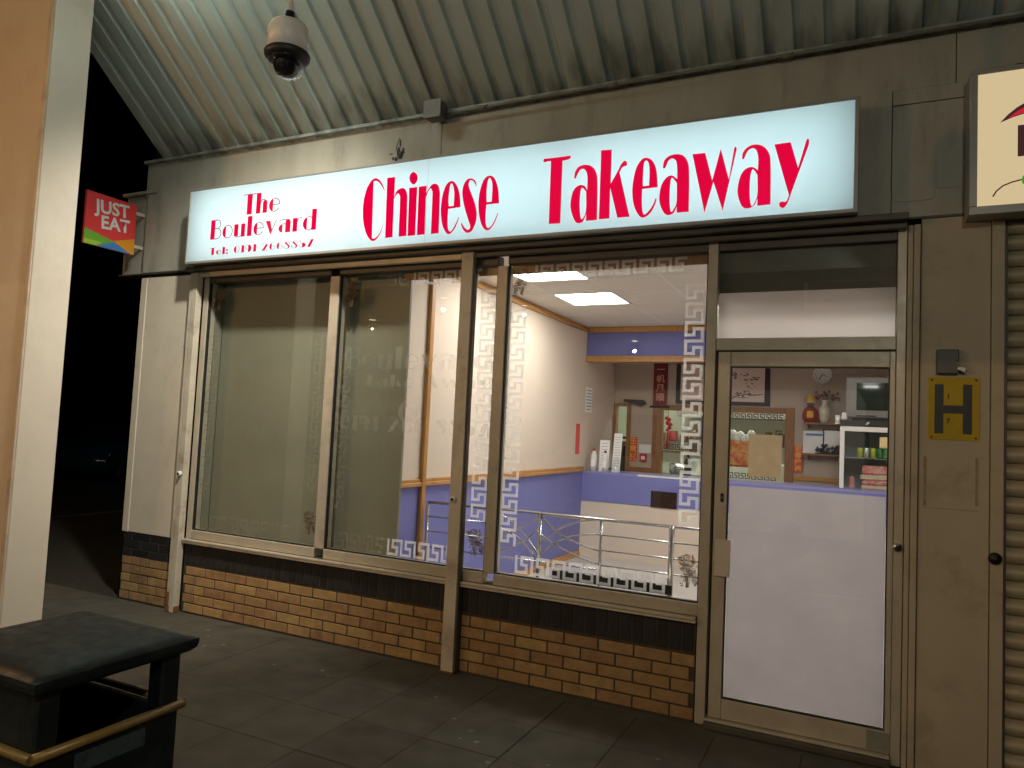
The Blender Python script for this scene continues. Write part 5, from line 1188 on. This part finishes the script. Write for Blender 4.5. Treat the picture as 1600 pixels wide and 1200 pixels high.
for i in range(gN):
    for j in range(gN): f = scn.bm.faces.new((rows[i][j], rows[i+1][j], rows[i+1][j+1], rows[i][j+1])); f.smooth = True
scn.build('screen', mat('tv_screen_glass', (.02, .03, .025), .1), TV)
MB().box(4.74, 4.96, tvy - .006, tvy - .0005, 1.985, 2.0, .001).build('control_strip', M['dark_metal'], TV)
MB().box(4.70, 5.12, tvy + .04, tvy + .3, 1.9355, 1.9645, .004).build('foot', M['dark_metal'], TV)
WC = thing('lucky_cat', 'small white ornament beside the television on the fridge', 'ornament', (4.60, 5.26, 1.935))
MB().lathe((4.615, 5.25, 1.9355), [(0, 0), (.03, 0), (.034, .03), (.024, .05), (.028, .07), (.018, .088), (0, .09)], 14).build('body', M['white'], WC)
CP = thing('paper_cup', 'white cup at the left front corner of the fridge top', 'cup', (4.545, 5.26, 1.9))
CPs = thing('corner_shelf', 'little bracket shelf fixed to the fridge side', 'shelf', (4.545, 5.3, 1.85))
MB().box(4.515, 4.572, 5.22, 5.38, 1.885, 1.897, .002).build('board', M['white'], CPs)
MB().lathe((4.545, 5.26, 1.8975), [(0, 0), (.024, 0), (.03, .09), (.027, .09), (.022, .004)], 14).build('body', M['white'], CP)

# ---------------------------------------------------------------- kitchen beyond the hatch
KW_ = mat('kitchen_wall_tile', (.62, .64, .54), .3, var=.05)
struct('kitchen_floor', XW - .8, 5.75, YC + .1, 9, .001, .004, mat('kitchen_floor', (.2, .18, .16), .5))
struct('kitchen_wall', XW - .8, 5.75, 8.7, 8.8, 0, 2.75, KW_)
struct('kitchen_wall', .5, .62, YC + .1, 8.7, 0, 2.75, KW_); struct('kitchen_wall', 5.76, 5.86, YC + .1, 8.7, 0, 2.75, KW_)
struct('kitchen_ceiling', .5, 5.86, YC + .1, 8.8, 2.76, 2.82, KW_)
KL_ = thing('kitchen_light', 'greenish white tube light in the kitchen ceiling', 'light', (3, 7.3, 2.7))
box('diffuser', 1.6, 4.4, 7.1, 7.35, 2.68, 2.72, M['kitchen_light'], KL_, .005); box('tray', 1.58, 4.42, 7.08, 7.37, 2.7205, 2.758, FWm, KL_, .003)
KF = thing('steel_fridge', 'tall stainless kitchen fridge seen through the doorway', 'fridge', (1.5, 7.0, 0))
fr_ = box('cabinet', 1.02, 1.50, 6.75, 7.4, .05, 1.52, M['steel'], KF, .01); box('door_handle', 1.44, 1.47, 6.71, 6.749, .9, 1.45, M['dark_metal'], KF, .003)
box('shelf_top', 1.02, 1.6, 6.75, 7.4, 1.56, 1.60, M['steel'], KF, .003)
HD = thing('extractor_hood', 'steel extractor hood along the kitchen back wall', 'hood', (3, 8.3, 2.0))
MB().box(2.0, 4.2, 7.9, 8.69, 1.98, 2.3, .01).build('canopy', M['steel'], HD)
CB = thing('steel_cabinet', 'grey steel cabinet on the kitchen wall', 'cabinet', (3.9, 8.2, 1.5))
box('body', 4.05, 4.45, 8.2, 8.69, 1.55, 1.95, mat('steel_grey', (.3, .31, .31), .35, metal=.6), CB, .005)
SK = thing('cooking_range', 'dark kitchen range with steel pots', 'range', (2.6, 8.2, 0))
box('body', 1.2, 4.4, 7.8, 8.69, .05, .98, mat('range_steel', (.22, .22, .21), .35, metal=.7), SK, .01)
SHF = thing('kitchen_shelf', 'steel wall shelf with tubs high on the kitchen wall', 'shelf', (2.4, 8.5, 1.55))
box('board', 1.3, 3.9, 8.35, 8.69, 1.52, 1.55, M['steel'], SHF, .003)
rr = random.Random(21)
for i in range(12):
    x = 1.4 + i*.2; r_ = rr.uniform(.05, .08); hh_ = rr.uniform(.12, .24)
    MB().lathe((x, 8.5, 1.5505), [(0, 0), (r_, 0), (r_*1.05, hh_), (0, hh_)], 12).build('tub', rr.choice((M['white'], M['red_plastic'], M['steel'], bpy.data.materials['brown_cloth'] if 'brown_cloth' in bpy.data.materials else M['wood_dark'])), SHF)
CBW = thing('white_cabinet', 'white cabinet standing in the kitchen behind the yellowed paper', 'cabinet', (3.3, 7.9, 0))
box('body', 3.0, 3.75, 7.4, 7.78, 0, 1.28, M['white'], CBW, .006); box('drawer', 3.04, 3.71, 7.385, 7.399, .95, 1.22, M['white'], CBW, .003)
PT_ = MB(); PT_.lathe((2.05, 7.95, .985), [(0, 0), (.14, 0), (.17, .08), (.17, .2), (.15, .2), (.14, .02)], 20)
pto = PT_.build('cooking_pot', M['steel']); tag(pto, 'shiny steel pot seen low through the left half of the hatch', 'pot')
BG = thing('hanging_cloth', 'brown cloth hanging beyond the left half of the hatch', 'cloth', (2.55, 7.2, 1.4))
cb_ = MB(); cb_.lathe((2.5, 6.9, 1.42), [(0, 0), (.07, .0), (.10, .08), (.09, .2), (.05, .3), (0, .33)], 12, sy=.5); cb_.build('cloth', mat('brown_cloth', (.12, .07, .045), .8), BG)
BBG = thing('dark_bottle', 'tall dark bottle standing on the hatch sill', 'bottle', (2.56, YC + .03, 1.075))
MB().lathe((2.56, YC + .02, 1.0755), [(0, 0), (.05, 0), (.05, .2), (.02, .27), (.02, .31), (0, .31)], 16).build('body', mat('black_bottle', (.01, .01, .012), .2), BBG)

# ---------------------------------------------------------------- railing inside the window
RY = .95
RA = thing('railing', 'chrome railing with curved bars just inside the shop window', 'railing', (3, RY, 0))
ST = M['steel']
for (x, r_) in ((1.505, .014), (2.545, .016), (3.05, .012), (3.585, .021), (4.45, .016)):
    MB().tube([(x, RY, 0), (x, RY, .99)], r_, 10).build('post', ST, RA)
MB().tube([(1.505, RY, .985), (4.45, RY, .985)], .012, 8).build('top_rail', ST, RA)
def bar(p, r_=.007): MB().tube([(a, RY, b) for a, b in p], r_, 6).build('bar', ST, RA)
for z in (.867, .745): bar([(1.505, z), (2.06, z)])
for z in (.872, .757, .645): bar([(3.05, z), (4.45, z)])
bar([(1.505, .61), (3.05, .61)])
def curve(p0, p1, p2, n=12): return [((1-t)**2*p0[0] + 2*t*(1-t)*p1[0] + t*t*p2[0], (1-t)**2*p0[1] + 2*t*(1-t)*p1[1] + t*t*p2[1]) for t in [i/n for i in range(n+1)]]
bar(curve((2.06, .985), (2.36, .93), (2.54, .66))); bar(curve((2.06, .867), (2.38, .83), (2.52, .63)))
bar(curve((2.545, .985), (2.68, .80), (3.05, .75))); bar(curve((2.545, .83), (2.75, .70), (3.05, .65)))
bar(curve((2.55, .74), (2.74, .97), (3.05, .98))); bar(curve((2.55, .66), (2.72, .86), (3.05, .872)))
bar(curve((2.06, .745), (2.34, .80), (2.545, .97))); bar(curve((2.06, .62), (2.36, .68), (2.545, .87)))

# ================================================================ PARKED CAR in the dark
CARL = Vector((-12.6, 8.6, -.14))
CR = thing('parked_car', 'dark blue parked car barely visible in the dark beyond the pier', 'car', CARL)
carp = mat('dark_blue_car_paint', (.01, .03, .06), .12, spec=.8); carg = mat('dark_car_glass', (.01, .012, .015), .05, spec=.8)
def cp(u, w, z): return CARL + Vector((-.35*u - .94*w, .94*u*.0 + (.94*u - .35*w), z))
bodyp = [(-2.1, .35), (-2.12, .62), (-1.95, .78), (-1.2, .9), (-.55, 1.36), (.75, 1.40), (1.55, .98), (2.05, .92), (2.1, .5), (2.05, .33)]
bm_ = MB(); secs = []
for (wv, sc_, dz) in ((-.86, .97, .0), (-.8, 1, .02), (0, 1.0, .05), (.8, 1, .02), (.86, .97, 0)):
    secs.append([bm_.bm.verts.new(cp(u*sc_, wv*(.82 if z > 1.2 else 1), z + (dz if z > .6 else 0))) for u, z in bodyp])
for A, B in zip(secs, secs[1:]):
    for i in range(len(bodyp)):
        f = bm_.bm.faces.new((A[i], A[(i+1) % len(bodyp)], B[(i+1) % len(bodyp)], B[i])); f.smooth = True
bm_.bm.faces.new(secs[0][::-1]); bm_.bm.faces.new(secs[-1]); bm_.build('body', carp, CR)
for (u, w) in ((-1.3, -.8), (1.3, -.8), (-1.3, .8), (1.3, .8)):
    ax = (cp(0, 1, 0) - cp(0, 0, 0)).normalized()
    MB().lathe(cp(u, w, .32), [(0, -.1), (.2, -.1), (.31, -.09), (.32, 0), (.31, .09), (.2, .1), (0, .1)], 18, axis=ax).build('wheel', M['gasket'], CR)
def cwin(pts, nm, m): MB().quad(*[cp(*p) for p in pts]).build(nm, m, CR)
cwin([(-1.22, -.70, .98), (-1.22, .70, .98), (-.60, .58, 1.385), (-.60, -.58, 1.385)], 'windscreen', carg)
cwin([(-.9, -.872, .93), (1.2, -.872, .93), (.7, -.74, 1.36), (-.5, -.74, 1.34)], 'side_window', carg); cwin([(-.9, .872, .93), (1.2, .872, .93), (.7, .74, 1.36), (-.5, .74, 1.34)], 'side_window', carg)
for w in (-.62, .62): MB().lathe(cp(-2.08, w, .68), [(0, .05), (.08, .04), (.11, 0)], 14, axis=(cp(-1, 0, 0) - cp(0, 0, 0)).normalized(), sy=.6).build('headlight', M['clear'], CR)
street_lamp((-8.5, 9.0, 4.2), 'unseen bluish lamp added behind the shop to put glints on the car', 'lamp_head', (.75, .9, 1.0), 8)  # added lamp hidden by the building, there to make the dark car glint
